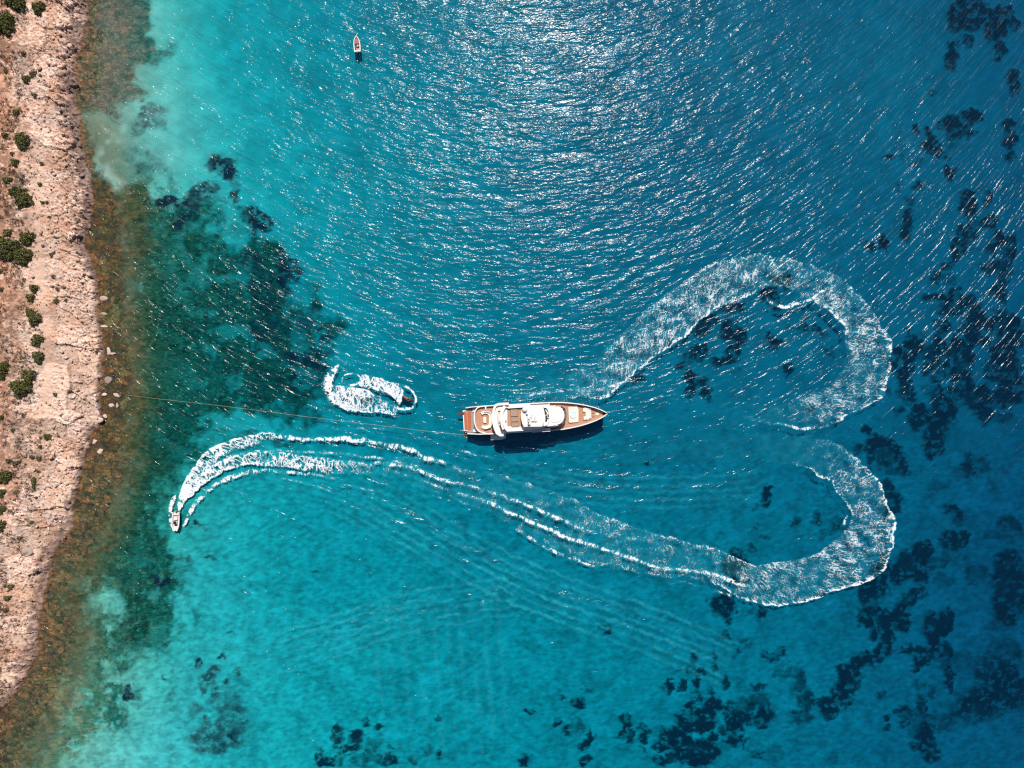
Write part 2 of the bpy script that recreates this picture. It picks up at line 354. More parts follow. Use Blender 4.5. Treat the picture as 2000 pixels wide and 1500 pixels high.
# dark seagrass / rock patches: x, y, radius x, radius y (pixels), strength
GRASS = """1910 12 30 24 1|1880 32 10 12 1|1892 6 14 12 1|1965 38 15 18 1|1966 14 8 14 1|1996 30 9 10 1|1985 6 12 8 1|1905 66 11 9 .9|1955 60 10 9 .8|1968 88 9 15 1|1871 76 8 9 .9
1876 104 9 14 1|1868 114 7 7 1|1998 145 10 20 1|1914 213 13 12 1|1879 236 14 17 1|1908 245 10 12 .95|1851 238 6 8 .8|1800 240 6 8 .85|1830 262 8 14 1|1826 278 12 8 1|1842 288 10 9 .8|1876 272 8 5 .5
1990 264 10 14 1|1994 292 7 8 .9|1990 235 8 10 .8|1836 172 5 5 .7|1748 300 6 5 .8|1772 293 5 4 .5|1871 325 9 11 .9|1867 297 5 4 .6|1808 358 8 7 .8|1765 345 4 4 .7|1766 365 4 8 .5|1812 308 8 6 .6
1790 388 9 8 .6|1787 418 7 10 1|1784 442 9 14 1|1741 468 6 12 .95|1736 480 5 5 .9|1710 478 7 8 .95|1903 378 10 14 1|1946 380 8 13 .95|1908 400 12 14 1|1896 402 8 8 .9|1918 432 10 14 1|1900 455 12 14 1
1888 475 13 14 1|1880 497 8 8 1|1948 427 12 10 .9|1930 478 8 5 .4|1970 460 9 14 .9|1952 478 8 8 .9|1994 468 8 14 .9|1865 516 9 7 .8|1845 538 10 8 .7|1870 543 10 8 .5|1950 516 14 9 .8|1985 500 12 25 .8|1976 545 9 22 1|1963 562 14 10 .95|1980 565 8 16 .9
1825 578 8 6 .8|1850 575 12 8 .8|1880 575 16 10 .95|1890 590 14 14 .9|1868 600 14 14 .85|1855 632 12 9 .85|1910 582 9 8 .8|1925 610 10 16 .95|1918 640 12 24 .95|1950 630 16 10 .8|1975 615 14 12 .8|1895 638 6 8 .8|1940 662 7 9 .9|1992 650 18 30 1|1980 690 20 24 1|1990 740 18 30 1
1788 648 4 6 .8|1805 668 11 16 1|1793 690 13 24 1|1782 730 12 12 1|1848 670 11 17 .95|1825 690 12 14 .7|1880 665 7 10 .9|1870 685 12 10 .8|1898 690 14 18 .95|1855 705 12 14 .9|1830 715 10 14 .8|1888 735 16 20 .95|1850 735 10 10 .7|1900 760 16 16 .9|1955 725 12 18 .8|1985 780 25 14 .8
1788 765 14 16 1|1775 755 8 8 .8|1765 690 7 11 .9|1753 712 9 10 .9|1742 765 8 10 .6|1845 775 12 10 .7|1860 765 12 8 .8|1830 755 10 9 .5|1940 770 14 14 .9|1965 770 12 12 .85
1808 800 10 12 1|1806 826 12 12 .9|1848 810 22 22 .85|1870 800 14 22 .85|1838 850 14 16 .9|1836 880 14 12 1|1850 870 12 10 .95|1860 850 8 16 .5|1920 788 20 10 .9|1945 808 14 14 .95|1983 818 12 10 .7|1773 800 9 8 .7|1725 815 6 7 .35|1706 838 9 8 .9
1718 862 14 12 1|1735 860 10 12 .8|1712 885 7 30 .8|1687 878 8 9 .7|1755 868 10 12 .75|1768 885 10 14 .85|1772 905 12 18 .9|1738 895 14 16 .65|1745 915 14 12 .55|1745 952 12 10 .7|1752 985 16 20 1|1760 995 12 12 .9
1905 912 10 16 .7|1916 925 10 10 .8|1935 910 14 14 .6|1890 925 10 10 .5|1850 950 18 10 .45|1962 950 14 14 .4|1875 1000 11 10 .85|1890 1015 10 10 .7|1915 1020 12 14 .4|1880 1060 18 14 .95|1865 1060 8 10 .8|1900 1055 9 10 .9|1870 1090 18 14 .4|1948 1045 16 10 .4|1990 1040 20 20 .6
1815 1085 16 18 1|1822 1070 10 10 1|1795 1090 20 12 .7|1780 1110 16 20 .9|1810 1120 18 16 .95|1845 1105 16 9 .6|1740 1110 10 20 .9|1725 1140 16 24 .95|1730 1155 10 12 .9|1765 1130 14 12 .7|1700 1165 9 18 .9|1712 1180 8 10 .5|1900 1110 14 12 .4|1925 1130 18 16 .6|1860 1140 16 12 .5
1988 1140 26 45 .85|1990 1190 24 30 .8|1810 1165 16 10 .8|1790 1180 14 12 .85|1702 1210 11 18 1|1725 1212 16 14 1|1750 1220 14 14 1|1768 1205 10 16 1|1775 1225 12 14 .9|1722 1238 8 12 .95|1745 1250 12 14 .9|1735 1275 14 10 .9|1700 1295 22 10 .95|1668 1310 20 8 .95|1660 1330 9 16 .9|1678 1340 14 16 .85|1650 1362 16 14 .95|1622 1382 22 10 1|1630 1396 14 12 1|1660 1370 12 14 .9
1848 1228 22 20 1|1868 1218 10 12 1|1836 1240 12 12 1|1842 1262 10 8 .8|1790 1278 12 7 .9|1805 1308 8 8 .95|1822 1290 18 14 .95|1850 1280 18 14 .8|1870 1300 14 12 .5|1872 1335 8 20 .85|1808 1350 10 8 .5|1732 1368 8 8 .75|1744 1410 7 6 .9|1746 1430 6 5 .9|1836 1365 8 12 .7|1775 1400 9 8 .8|1813 1385 10 14 .9|1780 1420 8 8 .8|1828 1415 8 8 .7|1805 1420 20 20 .6|1818 1450 14 20 .85|1800 1465 8 8 .6|1830 1478 14 16 .8|1645 1490 28 12 .3
1960 1230 14 10 .5|1985 1290 30 26 .55|1960 1320 34 30 .65|1980 1360 40 34 .85|1940 1385 40 26 .7|1905 1400 26 18 .6|1860 1420 22 16 .55|1900 1310 26 24 .4|1920 1350 24 24 .35|1870 1395 24 20 .35
1537 543 18 11 1|1513 572 12 14 1|1524 592 12 8 .8|1434 600 14 10 1|1376 640 13 14 .95|1390 625 14 9 .8|1432 645 14 18 1|1452 658 14 14 1|1440 685 12 14 1|1418 705 18 8 1|1370 690 14 16 .8|1350 700 10 10 .8|1330 715 12 6 .8|1356 735 10 14 .95|1352 762 11 10 1|1390 765 9 16 .95|1378 745 10 8 .7|1513 652 7 8 .85|1526 668 12 10 .95|1550 720 8 8 .8|1250 737 11 8 .9
1555 638 6 6 .6|1580 636 8 7 .8|1605 638 7 7 .8|1618 650 7 7 .6|1628 682 8 8 .75|1448 725 6 4 .6|1585 610 6 6 .6|1350 800 3 3 .3|1592 805 6 7 .8|1468 620 6 4 .3
1505 965 8 14 1|1500 985 7 9 1|1483 994 4 4 .5|1560 1022 7 8 .75|1603 1020 7 14 .75|1483 1033 5 5 .7|1502 1055 9 6 .6|1468 1076 8 8 .8|1444 1082 14 8 .8|1440 1108 20 20 1|1450 1130 16 16 1|1416 1185 18 22 1|1430 1200 10 18 1|1418 1243 5 8 .8|1495 1205 9 10 .8|1475 1195 16 6 .4|1445 1278 7 7 .9|1452 1256 8 5 .5|1468 1272 6 10 .4|1635 1035 8 12 .5|1615 1048 8 8 .5|1655 1030 10 10 .5
1185 1235 8 9 .95|1270 907 4 4 1|1516 1288 18 9 .9|1530 1280 9 8 .9|1545 1320 22 12 .6|1572 1345 14 24 .7|1585 1375 12 20 .75|1570 1408 22 14 .7|1545 1431 5 4 .5|1362 1288 6 9 .9|1352 1302 9 8 .5|1350 1314 7 6 .95|1373 1317 8 6 .9|1398 1292 5 6 .7|1402 1312 8 9 .95|1312 1346 6 12 1|1333 1346 6 12 .95|1366 1338 6 10 .95|1360 1358 5 5 .6|1370 1369 6 6 .85|1391 1360 6 6 .8|1422 1345 7 12 .75|1452 1342 12 9 .4|1490 1350 12 6 .7
1356 1386 9 9 1|1395 1380 12 12 1|1400 1392 12 10 1|1380 1400 20 12 1|1378 1420 20 14 1|1340 1412 16 10 1|1330 1420 8 8 1|1350 1428 10 8 .9|1300 1440 10 10 .7|1325 1448 20 16 1|1340 1470 20 18 1|1310 1460 20 14 1|1355 1490 30 14 1|1300 1492 18 8 .9|1380 1460 14 12 .95|1395 1475 12 16 .9|1430 1395 12 18 1|1450 1405 14 10 1|1465 1412 8 8 1|1440 1420 12 14 .95|1422 1440 8 10 .9|1440 1452 10 12 .9|1400 1446 7 8 .9|1458 1450 5 14 .9|1470 1447 4 4 .7
1485 1378 22 18 .65|1500 1400 14 16 .8|1490 1418 14 10 .85|1460 1380 16 14 .5|1485 1478 10 8 .8|1520 1480 16 20 .4|1225 1412 9 9 1|1222 1430 6 14 1|1216 1445 7 7 1|1234 1445 7 12 1|1252 1430 14 7 .8|1268 1436 10 7 .7|1262 1452 7 9 .9|1256 1474 5 4 .9|1228 1470 3 6 .4|1288 1470 7 6 .9
1035 1393 6 8 1|1101 1364 4 6 .8|1147 1357 6 5 .6|1130 1382 12 10 .9|1088 1417 7 6 .95|1112 1434 7 7 .8|1128 1422 14 14 .5|1153 1442 5 11 .9|1142 1462 9 12 .95|1143 1492 10 7 .9|1026 1492 11 10 1|1180 1475 8 6 .3
853 1409 6 6 .7|835 1470 7 7 .5|855 1478 8 7 .9|834 1464 9 7 .6|760 1462 8 4 .8|713 1413 7 6 .8|735 1423 9 5 .9|740 1438 5 4 .5|658 1432 10 12 .8|655 1448 12 10 .7|698 1436 10 7 .9|692 1452 14 14 .75|675 1466 16 8 .9|730 1460 12 14 .55|725 1485 16 16 .6|622 1482 7 16 .75|640 1492 22 8 .8|700 1490 18 12 .6|755 1490 14 10 .95|770 1492 8 8 .9|655 1485 10 8 .6|810 1492 12 8 .6
383 1302 7 9 .9|436 1286 8 5 .8|413 1312 10 12 .6|405 1332 14 12 .6|393 1348 8 8 .7|440 1338 8 8 .6|420 1350 10 8 .5|458 1312 3 9 .5|440 1370 30 20 .5|450 1410 26 30 .55|420 1450 40 24 .6|470 1430 22 22 .4|248 1350 6 14 1|252 1364 7 7 1|318 1325 5 4 .7|241 1338 4 6 .7|335 1350 5 5 .5|340 1308 5 4 .4|380 1390 14 10 .5|400 1415 10 8 .6
410 1088 10 4 .8|385 1022 8 4 .7|392 1030 5 4 .5|615 1118 6 3 .6|445 1234 4 4 .6|318 1135 14 6 .8|300 1130 10 5 .6|355 1095 16 6 .5
430 322 22 18 .75|445 336 14 12 .8|422 312 12 10 .6|455 380 8 10 .8|455 360 9 8 .5|492 418 14 18 1|508 432 16 16 1|500 445 12 8 .9|385 378 20 14 .7|410 365 14 12 .7|352 400 18 10 .95|330 394 22 8 .9|358 420 12 14 .9|345 438 10 10 .8|372 400 14 16 .7|320 395 12 10 .8|425 385 16 8 .4|455 445 14 12 .35|465 300 6 5 .2
560 515 14 12 .9|572 530 14 12 .95|556 548 10 14 .9|560 568 6 8 .8|545 500 14 12 .6|490 515 16 18 .55|505 550 20 16 .5|520 590 24 20 .5|600 630 22 16 .55|635 665 16 12 .6|580 700 26 10 .7|600 705 12 8 .8|620 715 14 8 .7|560 735 16 6 .5|620 690 14 10 .5|640 690 8 8 .4|520 640 30 30 .4|560 640 20 20 .35|600 740 20 8 .4
300 215 22 14 .5|285 232 18 14 .55|310 240 14 12 .45|270 250 14 10 .4|285 315 30 16 .35|310 330 14 10 .4|250 300 16 12 .3|545 868 20 6 .6|500 850 30 8 .5|530 860 14 9 .6"""
GB = []
for ln in GRASS.replace('\n', '|').split('|'):
    GB.append([float(v) for v in ln.split()])

ROCKZONE = [(225, 345), (262, 362), (300, 380), (345, 385), (380, 395), (400, 405), (418, 440), (420, 470), (455, 478), (470, 470), (475, 440), (520, 470), (560, 510), (580, 545),
            (575, 590), (610, 620), (645, 660), (650, 690), (650, 735), (635, 780), (560, 820), (470, 800), (440, 830), (430, 860), (385, 890), (360, 930), (345, 1000), (335, 1040),
            (350, 1080), (365, 1120), (355, 1170), (345, 1230), (310, 1270), (240, 1275), (215, 1240), (235, 1190), (215, 1150), (150, 1180), (120, 1190), (120, 1130), (160, 1060), (190, 990), (200, 900), (220, 760), (210, 500), (205, 380)]
GREYZONE = [(150, -60), (285, -60), (292, 30), (290, 70), (318, 100), (300, 130), (275, 130), (270, 160), (290, 180), (275, 195), (245, 198), (232, 180), (215, 205), (225, 225), (195, 228), (170, 210), (150, 180)]
MIXZONE = [(110, 1170), (340, 1170), (350, 1270), (260, 1300), (230, 1400), (150, 1470), (60, 1560), (-40, 1600), (80, 1380), (120, 1290)]
LOWROCK = [(95, 1290), (140, 1300), (200, 1320), (215, 1400), (170, 1440), (120, 1500), (90, 1600), (-50, 1600), (60, 1420)]

def grass_field(px, py):
    wx = px + 9 * (fbm(px, py, 22, 3, 301) - .5) * 2 + 8 * (fbm(px, py, 8, 3, 303) - .5) * 2
    wy = py + 9 * (fbm(px, py, 22, 3, 302) - .5) * 2 + 8 * (fbm(px, py, 8, 3, 304) - .5) * 2
    f = np.zeros(px.shape)
    ny, nx = px.shape
    cx = px[0]; cy = py[:, 0]
    for x, y, rx, ry, st in GB:
        m = 26
        i0 = np.searchsorted(cx, x - rx * 2 - m); i1 = np.searchsorted(cx, x + rx * 2 + m)
        j = np.where((cy > y - ry * 2 - m) & (cy < y + ry * 2 + m))[0]
        if len(j) == 0 or i1 <= i0:
            continue
        sl = (slice(j[0], j[-1] + 1), slice(i0, i1))
        # patches lean a little with the seabed's grain
        dx = wx[sl] - x; dy = wy[sl] - y
        d = np.sqrt((dx / rx) ** 2 + (dy / ry) ** 2) / (1.10 + .12 * (x > 1600))
        e = 0.30 + 4.0 / (rx + ry)
        v = st * ss(1.15 + e, 1.15 - e, d)
        f[sl] = np.maximum(f[sl], v) + 0.12 * np.minimum(f[sl], v)
    # scattered patches of the outer meadow beyond the frame
    out = ss(0, 60, np.maximum(np.maximum(px - 2010, -py - 10), py - 1510)) * ss(1200, 1700, px)
    f = np.maximum(f, out * ss(.5, .58, fbm(px, py, 60, 4, 330)))
    n = fbm(px, py, 14, 4, 340, .6) - .5
    g = ss(.02, .98, f * 1.06 + .62 * n * ss(.02, .35, f))
    g = g * (1 - .55 * ss(.54, .68, fbm(px, py, 9, 4, 342, .6)))
    return np.clip(g * (.84 + .36 * fbm(px, py, 30, 3, 341)), 0, 1)

# ------------------------------------------------------------------ terrain mesh
def axis(a, b, step, lo, hi, g=1.35):
    v = list(np.arange(a, b + 1e-6, step))
    s = step; x = a; pre = []
    while x > lo:
        s *= g; x -= s; pre.append(x)
    s = step; x = v[-1]; post = []
    while x < hi:
        s *= g; x += s; post.append(x)
    return np.array(pre[::-1] + v + post)

x1 = np.concatenate([axis(-165, -136.5, 0.5, -700, -150), np.arange(-136, -97 + 1e-6, 0.15)])
x1 = x1[x1 <= -97 + 1e-6]
x2 = axis(-96.7, 134, 0.36, -96.8, 900)
x2 = x2[x2 > -96.9]
tx = np.concatenate([x1, x2])
ty = np.concatenate([axis(-150, -100.4, 0.5, -900, -140), np.arange(-100, 100.01, 0.18), axis(100.5, 150, 0.5, 90, 900)])
ty = np.unique(np.round(ty, 4))
TX, TY = np.meshgrid(tx, ty)
PX = TX / S + 1000; PY = 750 - TY / S

def terrain():
    px, py = PX, PY
    X, Y = TX, TY
    wob = 24 * (fbm(X, Y, 4.0, 4, 11) - .5) + 9 * (fbm(X, Y, .8, 2, 12) - .5)
    sx = shore_x(py); rx = reef_x(py)
    t = (px + wob) - sx                     # <0 land
    tr = (px + 1.3 * wob) - rx
    dep = depth_base(px, py)
    inland = np.clip(-t, 0, None) * S       # metres inland
    # land profile
    hl = 0.35 + 0.55 * (1 - np.exp(-inland / 1.2)) + 0.055 * inland + 0.5 * ss(6, 20, inland)
    z = np.where(t < 0, hl, -dep * KD)
    z = np.where((t >= 0) & (t < 6), lerp(hl, -dep * KD, ss(0, 6, t)), z)
    land = ss(3, -3, t)
    # cracked rock, several sizes; strike of the beds runs along x with a slight tilt
    a1 = worley(X * 0.8 + .3 * Y, Y * 1.25, 2.1, 21)
    a2 = worley(X * 1.0 + .2 * Y, Y * 1.35, 0.95, 31)
    a3 = worley(X, Y, 0.5, 41)
    crack = lambda a, w: ss(0, w, a[1] - a[0])
    def slab(a, amp, tilt):  # blocks with tilted tops
        return amp * (a[2] - .5) + tilt * ((a[3] - .5) * a[5] + (a[4] - .5) * a[6])
    a0 = worley(X * .7 + .25 * Y + 2.5 * (fbm(X, Y, 5, 3, 14) - .5), Y * 1.15 + 2.5 * (fbm(X, Y, 5, 3, 15) - .5), 5.2, 16)
    big = slab(a1, .80, 1.0) - .55 * (1 - crack(a1, .10))
    ledge = slab(a0, 1.7, .5) - 1.0 * (1 - crack(a0, .06))
    mid = slab(a2, .55, .85) - .38 * (1 - crack(a2, .16))
    sml = slab(a3, .30, .5) - .2 * (1 - crack(a3, .2))
    # zones on land
    n1 = fbm(X, Y, 9, 3, 51); n2 = fbm(X, Y, 2.5, 3, 52)
    edge = ss(9.5, 0, inland + 5 * (n1 - .5))            # near the water: big blocks
    south = ss(450, 560, py)
    smooth_rock = ss(.52, .62, fbm(X, Y, 5, 3, 61)) * south * ss(11, 6, inland)   # flat pale slabs
    soil = ss(50, 20, px + 26 * (n1 - .5) * 2 + 14 * (n2 - .5) * 2) * ss(1080, 960, py) * (0.8 + .2 * n2)
    soil2 = ss(.56, .66, fbm(X, Y, 4, 3, 71)) * .6 * ss(185, 120, px)
    strip = ss(16, 5, np.abs(px - (88 + 12 * np.sin(py / 90.0)))) * ss(250, 420, py) * ss(900, 800, py) * .9  # gravel path-like strip
    rocky = 1 - np.clip(soil * .75 + strip * .75, 0, .85)
    rk = (big * edge * 1.0 + mid * (.55 + .5 * edge) + sml * .75) * (1 - .75 * smooth_rock) * rocky
    fine = .16 * (fbm(X, Y, .45, 3, 81) - .5)
    z = z + land * (rk + fine + .25 * (n2 - .5) + ledge * .7 * ss(15, 4, inland) * ss(0, .8, inland))
    # reef terrace under a hand of water, and the rocky bottom beyond
    terr = (1 - land) * ss(14, -6, tr)
    nz = fbm(X, Y, 5, 5, 92, .62) - .5
    def zone(poly, amp, soft):
        d, _, _ = polydist(px, py, poly, True)
        d = np.where(inpoly(px, py, poly), d, -d) + amp * 2 * nz
        return ss(-soft, soft, d)  # soft ragged rim
    rz = zone(ROCKZONE, 95, 30)
    rz = rz * (1 - .38 * ss(.52, .66, fbm(X, Y, 4.5, 5, 93, .6)) * ss(40, 200, tr))
    gz = zone(GREYZONE, 34, 10)
    nearr = ss(85, 25, tr) * .92 * (1 - ss(195, 240, py + 90 * nz) * ss(385, 335, py + .35 * (px - 200) + 110 * nz))
    rz = np.maximum(rz, nearr)
    mz = zone(MIXZONE, 80, 30) * ss(.40, .62, fbm(X, Y, 3.0, 5, 94, .62)) * .88
    rz = np.maximum(rz, mz)
    lz = zone(LOWROCK, 40, 14)
    bed = np.clip((rz + gz + lz), 0, 1) * (1 - land)
    z = z + terr * (.16 * big + .18 * mid + .12 * sml - .02)
    z = z + (bed * (1 - terr)) * (.3 * big + .25 * mid + .15 * sml) * np.clip(dep / 1.2, .3, 1)
    gf = grass_field(px, py)
    gh = gf * (.45 + .5 * fbm(X, Y, 1.2, 3, 101))
    z = z + .6 * (1 - land) * gh * np.clip((dep - .5) / 3, 0, 1)
    z = np.where(t > 10, np.minimum(z, -.05 + .16 * (a2[2] > .88) * terr), z)
    z = np.where((land > .5) & (inland > .25), np.maximum(z, .10 + .12 * n2), z)
    sand_n = fbm(X, Y, 14, 4, 111)
    z = z + (1 - land) * (1 - terr) * .3 * (sand_n - .5) * np.clip(dep / 4, 0, 1)
    # ------- colour
    def C(*c): return np.array(c, float)
    def mix(c, d, f): return c + (d - c) * f[..., None]
    rv = (.74 + .30 * a2[2] + .22 * a3[2])
    pale = np.broadcast_to(C(.56, .40, .325), px.shape + (3,)).copy()
    pale = mix(pale, C(.58, .45, .38) + 0 * pale, ss(.5, .75, fbm(X, Y, 1.5, 3, 121)))
    pale = mix(pale, C(.53, .345, .26) + 0 * pale, .7 * ss(.5, .7, fbm(X, Y, 5, 3, 122)))
    c = pale * rv[..., None]
    c = mix(c, C(.58, .41, .31) + 0 * c, smooth_rock * .8)
    c = mix(c, C(.36, .155, .08) + 0 * c, np.clip(soil * ss(.25, .6, 1 - a2[2] * .5 - a3[2] * .35), 0, 1) * .9)
    c = mix(c, C(.46, .26, .165) + 0 * c, soil2)
    c = mix(c, C(.53, .36, .27) + 0 * c, strip * .8)
    dryveg = ss(80, 35, px + 20 * (n1 - .5)) * ss(1100, 980, py) * ss(.50, .60, fbm(X, Y, 1.1, 4, 123, .6))
    c = mix(c, C(.17, .10, .07) + 0 * c, dryveg * .7)
    ck = np.clip((1 - crack(a0, .04)) * ss(15, 6, inland) + (1 - crack(a1, .07)) * edge + .8 * (1 - crack(a2, .12)) * (1 - smooth_rock) * rocky, 0, 1)
    c = c * (.74 + .42 * a0[2] + .12 * a1[2])[..., None]
    c = mix(c, C(.13, .08, .065) + 0 * c, ck * .7)  # dark cracks, with the shade between blocks painted into the rock colour
    # weathered dark band at the water's edge, widest in the north
    bw = np.where(py < 500, 3.6, 1.1)
    bw = np.interp(py, [0, 250, 480, 560, 800, 840, 1000, 1080, 1300, 1500], [5.4, 5.2, 4.0, 1.2, .8, 2.2, 2.4, 5.0, 4.2, 2.8])
    dark = ss(1.0, .15, inland / bw + .9 * (n2 - .5) + .7 * (a2[2] - .5))
    c = mix(c, (C(.17, .115, .10) + 0 * c) * (.55 + .7 * a2[2] + .3 * a3[2])[..., None], dark * .9)
    lc = c
    # underwater colours
    sand = (C(.46, .48, .45) + np.zeros(px.shape + (3,))) * (.80 + .22 * fbm(X, Y, 6, 4, 131) + .20 * fbm(X * .7 + .5 * Y, Y * 1.2 - .5 * X, 1.3, 3, 142))[..., None]
    u = sand * (1 + .95 * (fbm(X * .5 + .8 * Y, Y * .9 - .6 * X, .9, 3, 145) - .5) * ss(0, -25, Y) + .5 * (fbm(X, Y, 3.2, 3, 146) - .5))[..., None]  # fine southern ripples: light and shade from the waves painted into the sand
    shal = ss(300, 20, tr) * (.55 + .45 * ss(860, 1000, py))
    u = mix(u, u * C(.74, .78, .62), shal)
    ro = (C(.052, .074, .042) + 0 * u) * (.55 + .9 * fbm(X, Y, 2.0, 4, 132) + .5 * a2[2])[..., None]
    ro = mix(ro, C(.20, .20, .13) + 0 * u, .8 * ss(.56, .68, fbm(X, Y, 1.3, 5, 133, .6)))
    ro = mix(ro, C(.018, .024, .016) + 0 * u, np.clip((1 - crack(a2, .16)) + .9 * (1 - crack(a1, .06)) + ss(.55, .66, fbm(X, Y, 1.1, 4, 143, .6)), 0, 1) * .8)  # dark cracks and mottling, with relief shading painted into the reef colour
    near = ss(130, 10, tr)
    ro = mix(ro, (C(.11, .058, .018) + 0 * u) * (.6 + .8 * a2[2])[..., None], near * .85 * ss(.25, .6, fbm(X, Y, 4, 3, 134) + .3 * near))
    u = mix(u, ro, rz * (.95 + .05 * ss(.35, .6, fbm(X, Y, 5, 4, 135))))
    gr = (C(.19, .12, .085) + 0 * u) * (.45 + .5 * a2[2] + .6 * fbm(X, Y, 1.5, 3, 136))[..., None]
    gr = mix(gr, C(.05, .035, .03) + 0 * u, (1 - crack(a2, .15)) * .7)
    u = mix(u, gr, gz * .96)
    u = mix(u, (C(.24, .19, .11) + 0 * u) * (.7 + .5 * a2[2])[..., None], lz * ss(.42, .6, fbm(X, Y, 4, 4, 137)) * .85)
    u = mix(u, C(.12, .085, .035) + 0 * u, np.clip(ss(130, 20, tr) * ss(.35, .6, fbm(X, Y, 6, 3, 138)), 0, 1) * (1 - np.clip(rz + gz, 0, 1)) * .75)
    sg = (C(.004, .010, .026) + 0 * u) * (.6 + .9 * fbm(X, Y, 1.0, 3, 139))[..., None]
    u = mix(u, sg, gf * .985)
    orng = (C(.155, .070, .022) + 0 * u) * (.45 + .6 * a2[2] + .4 * a1[2])[..., None]
    orng = mix(orng, C(.085, .04, .02) + 0 * u, .85 * ss(.46, .64, fbm(X, Y, 1.7, 4, 140)))
    orng = mix(orng, C(.30, .155, .06) + 0 * u, .7 * ss(.62, .76, fbm(X, Y, 2.6, 3, 141)))
    nb = np.interp(py, [0, 200, 320, 380, 860, 900, 1050], [1, 1, .35, 0, 0, .3, .5])
    orng = mix(orng, (C(.22, .12, .065) + 0 * u) * (.6 + .7 * a2[2])[..., None], nb * .8)
    orng = mix(orng, C(.035, .02, .012) + 0 * u, np.clip((1 - crack(a2, .14)) + (1 - crack(a1, .08)) + ss(.6, .7, fbm(X, Y, .9, 4, 144, .6)), 0, 1) * .8)
    u = mix(u, orng, terr * .96)
    col = mix(u, lc, land)
    return z, np.clip(col, 0.004, .85), land, gf

TZ, TCOL, TLAND, TGF = terrain()
me = grid_mesh('terrain', TX, TY, TZ)
set_col(me, 'col', TCOL.reshape(-1, 3))
set_smooth(me, True)
terrain_o = link('ground', me, attr_mat('ground', 'col', .95, .10, 2.6, .05))
tag(terrain_o, kind='structure')

def tz(x, y):
    """terrain height at world x,y"""
    i = int(np.clip(np.searchsorted(tx, x), 1, len(tx) - 1)); j = int(np.clip(np.searchsorted(ty, y), 1, len(ty) - 1))
    return float(max(TZ[j, i], TZ[j - 1, i], TZ[j, i - 1], TZ[j - 1, i - 1]))

def WT(px, py):
    """point on the terrain seen at photograph pixel"""
    z = 0.0
    for _ in range(4):
        p = W(px, py, z); z = tz(p.x, p.y)
    return W(px, py, z)

# ------------------------------------------------------------------ water
WAVES = [  # polyline (px), wavelength m, amplitude m, half width m
    ([(700, 955), (800, 1010), (900, 1068), (1000, 1120), (1100, 1162), (1200, 1192), (1300, 1230), (1420, 1280)], 3.6, .085, 3.6),
    ([(520, 1268), (640, 1232), (750, 1196), (860, 1172), (1000, 1154)], 2.7, .06, 3.4),
    ([(1000, 925), (1080, 945), (1180, 955), (1300, 958), (1450, 950)], 3.2, .06, 4.0),
    ([(960, 915), (1050, 905), (1150, 925), (1250, 930)], 3.0, .04, 2.5),
    ([(420, 930), (520, 905), (640, 915), (760, 950), (850, 985)], 3.0, .05, 2.2),
    ([(560, 862), (700, 872), (850, 905), (960, 960), (1080, 1010), (1200, 1060)], 4.0, .06, 4.0),
    ([(900, 1160), (910, 1300), (925, 1480)], 4.4, .012, 9.0),
    ([(1030, 1180), (1040, 1300), (1060, 1480)], 4.4, .010, 9.0),
    ([(1190, 700), (1260, 620), (1340, 560), (1400, 520)], 2.6, .05, 3.0),
    ([(1000, 640), (1100, 600), (1200, 560), (1320, 480)], 3.0, .05, 5.0),
    ([(1560, 1200), (1680, 1170), (1770, 1110), (1800, 1000)], 3.0, .04, 3.0),
    ([(640, 968), (760, 1040), (900, 1120)], 3.0, .03, 3.0),
    ([(380, 1090), (450, 1180), (600, 1240), (760, 1235)], 3.0, .02, 4.0),
]
def wave_z(X, Y):
    px = X / S + 1000; py = 750 - Y / S
    z = np.zeros(X.shape)
    for pts, lam, amp, hw in WAVES:
        d, s, a = polydist(px, py, pts)
        d = d * S
        z += 1.8 * amp * np.cos(2 * PI * d * s / lam + 1.2 * (fbm(X, Y, 6, 2, 400) - .5)) * np.exp(-(d / hw) ** 2) * ss(0, .12, a) * ss(1, .85, a) * (.6 + .8 * fbm(X, Y, 5, 2, 401))
    # gentle swell whose crests bend like the bay's
    f = np.where(X < 0, .0030 * X * X, .0030 * X * X + 1.3e-5 * X ** 3)
    yy = Y - f
    north = ss(-40, 30, Y)
    z += (.028 + .030 * north) * (fbm(X / 5.0, yy / 1.9, 1.0, 2, 402) - .5) * 2
    sx = shore_x(py)
    return z * ss(5, 60, px - sx)

wx_ = axis(-118, 134, 0.45, -340, 900)
wy_ = axis(-101, 101, 0.42, -900, 900)
WX, WY = np.meshgrid(wx_, wy_)
WZ = wave_z(WX, WY)
WPX = WX / S + 1000; WPY = 750 - WY / S
WD = depth_base(WPX, WPY)
ny, nx = WX.shape
# closed body of water: rippled top, flat sides and floor far below the seabed
top = np.stack([WX, WY, WZ], -1).reshape(-1, 3)
ids = np.arange(ny * nx).reshape(ny, nx)
qt = np.stack([ids[:-1, :-1], ids[:-1, 1:], ids[1:, 1:], ids[1:, :-1]], -1).reshape(-1, 4)
loop = np.concatenate([ids[0, :], ids[1:, -1], ids[-1, -2::-1], ids[-2:0:-1, 0]])
low = top[loop].copy(); low[:, 2] = -40
n0 = len(top); nl = len(loop)
li = np.arange(nl); lj = (li + 1) % nl
qs = np.stack([loop[li], n0 + li, n0 + lj, loop[lj]], -1)
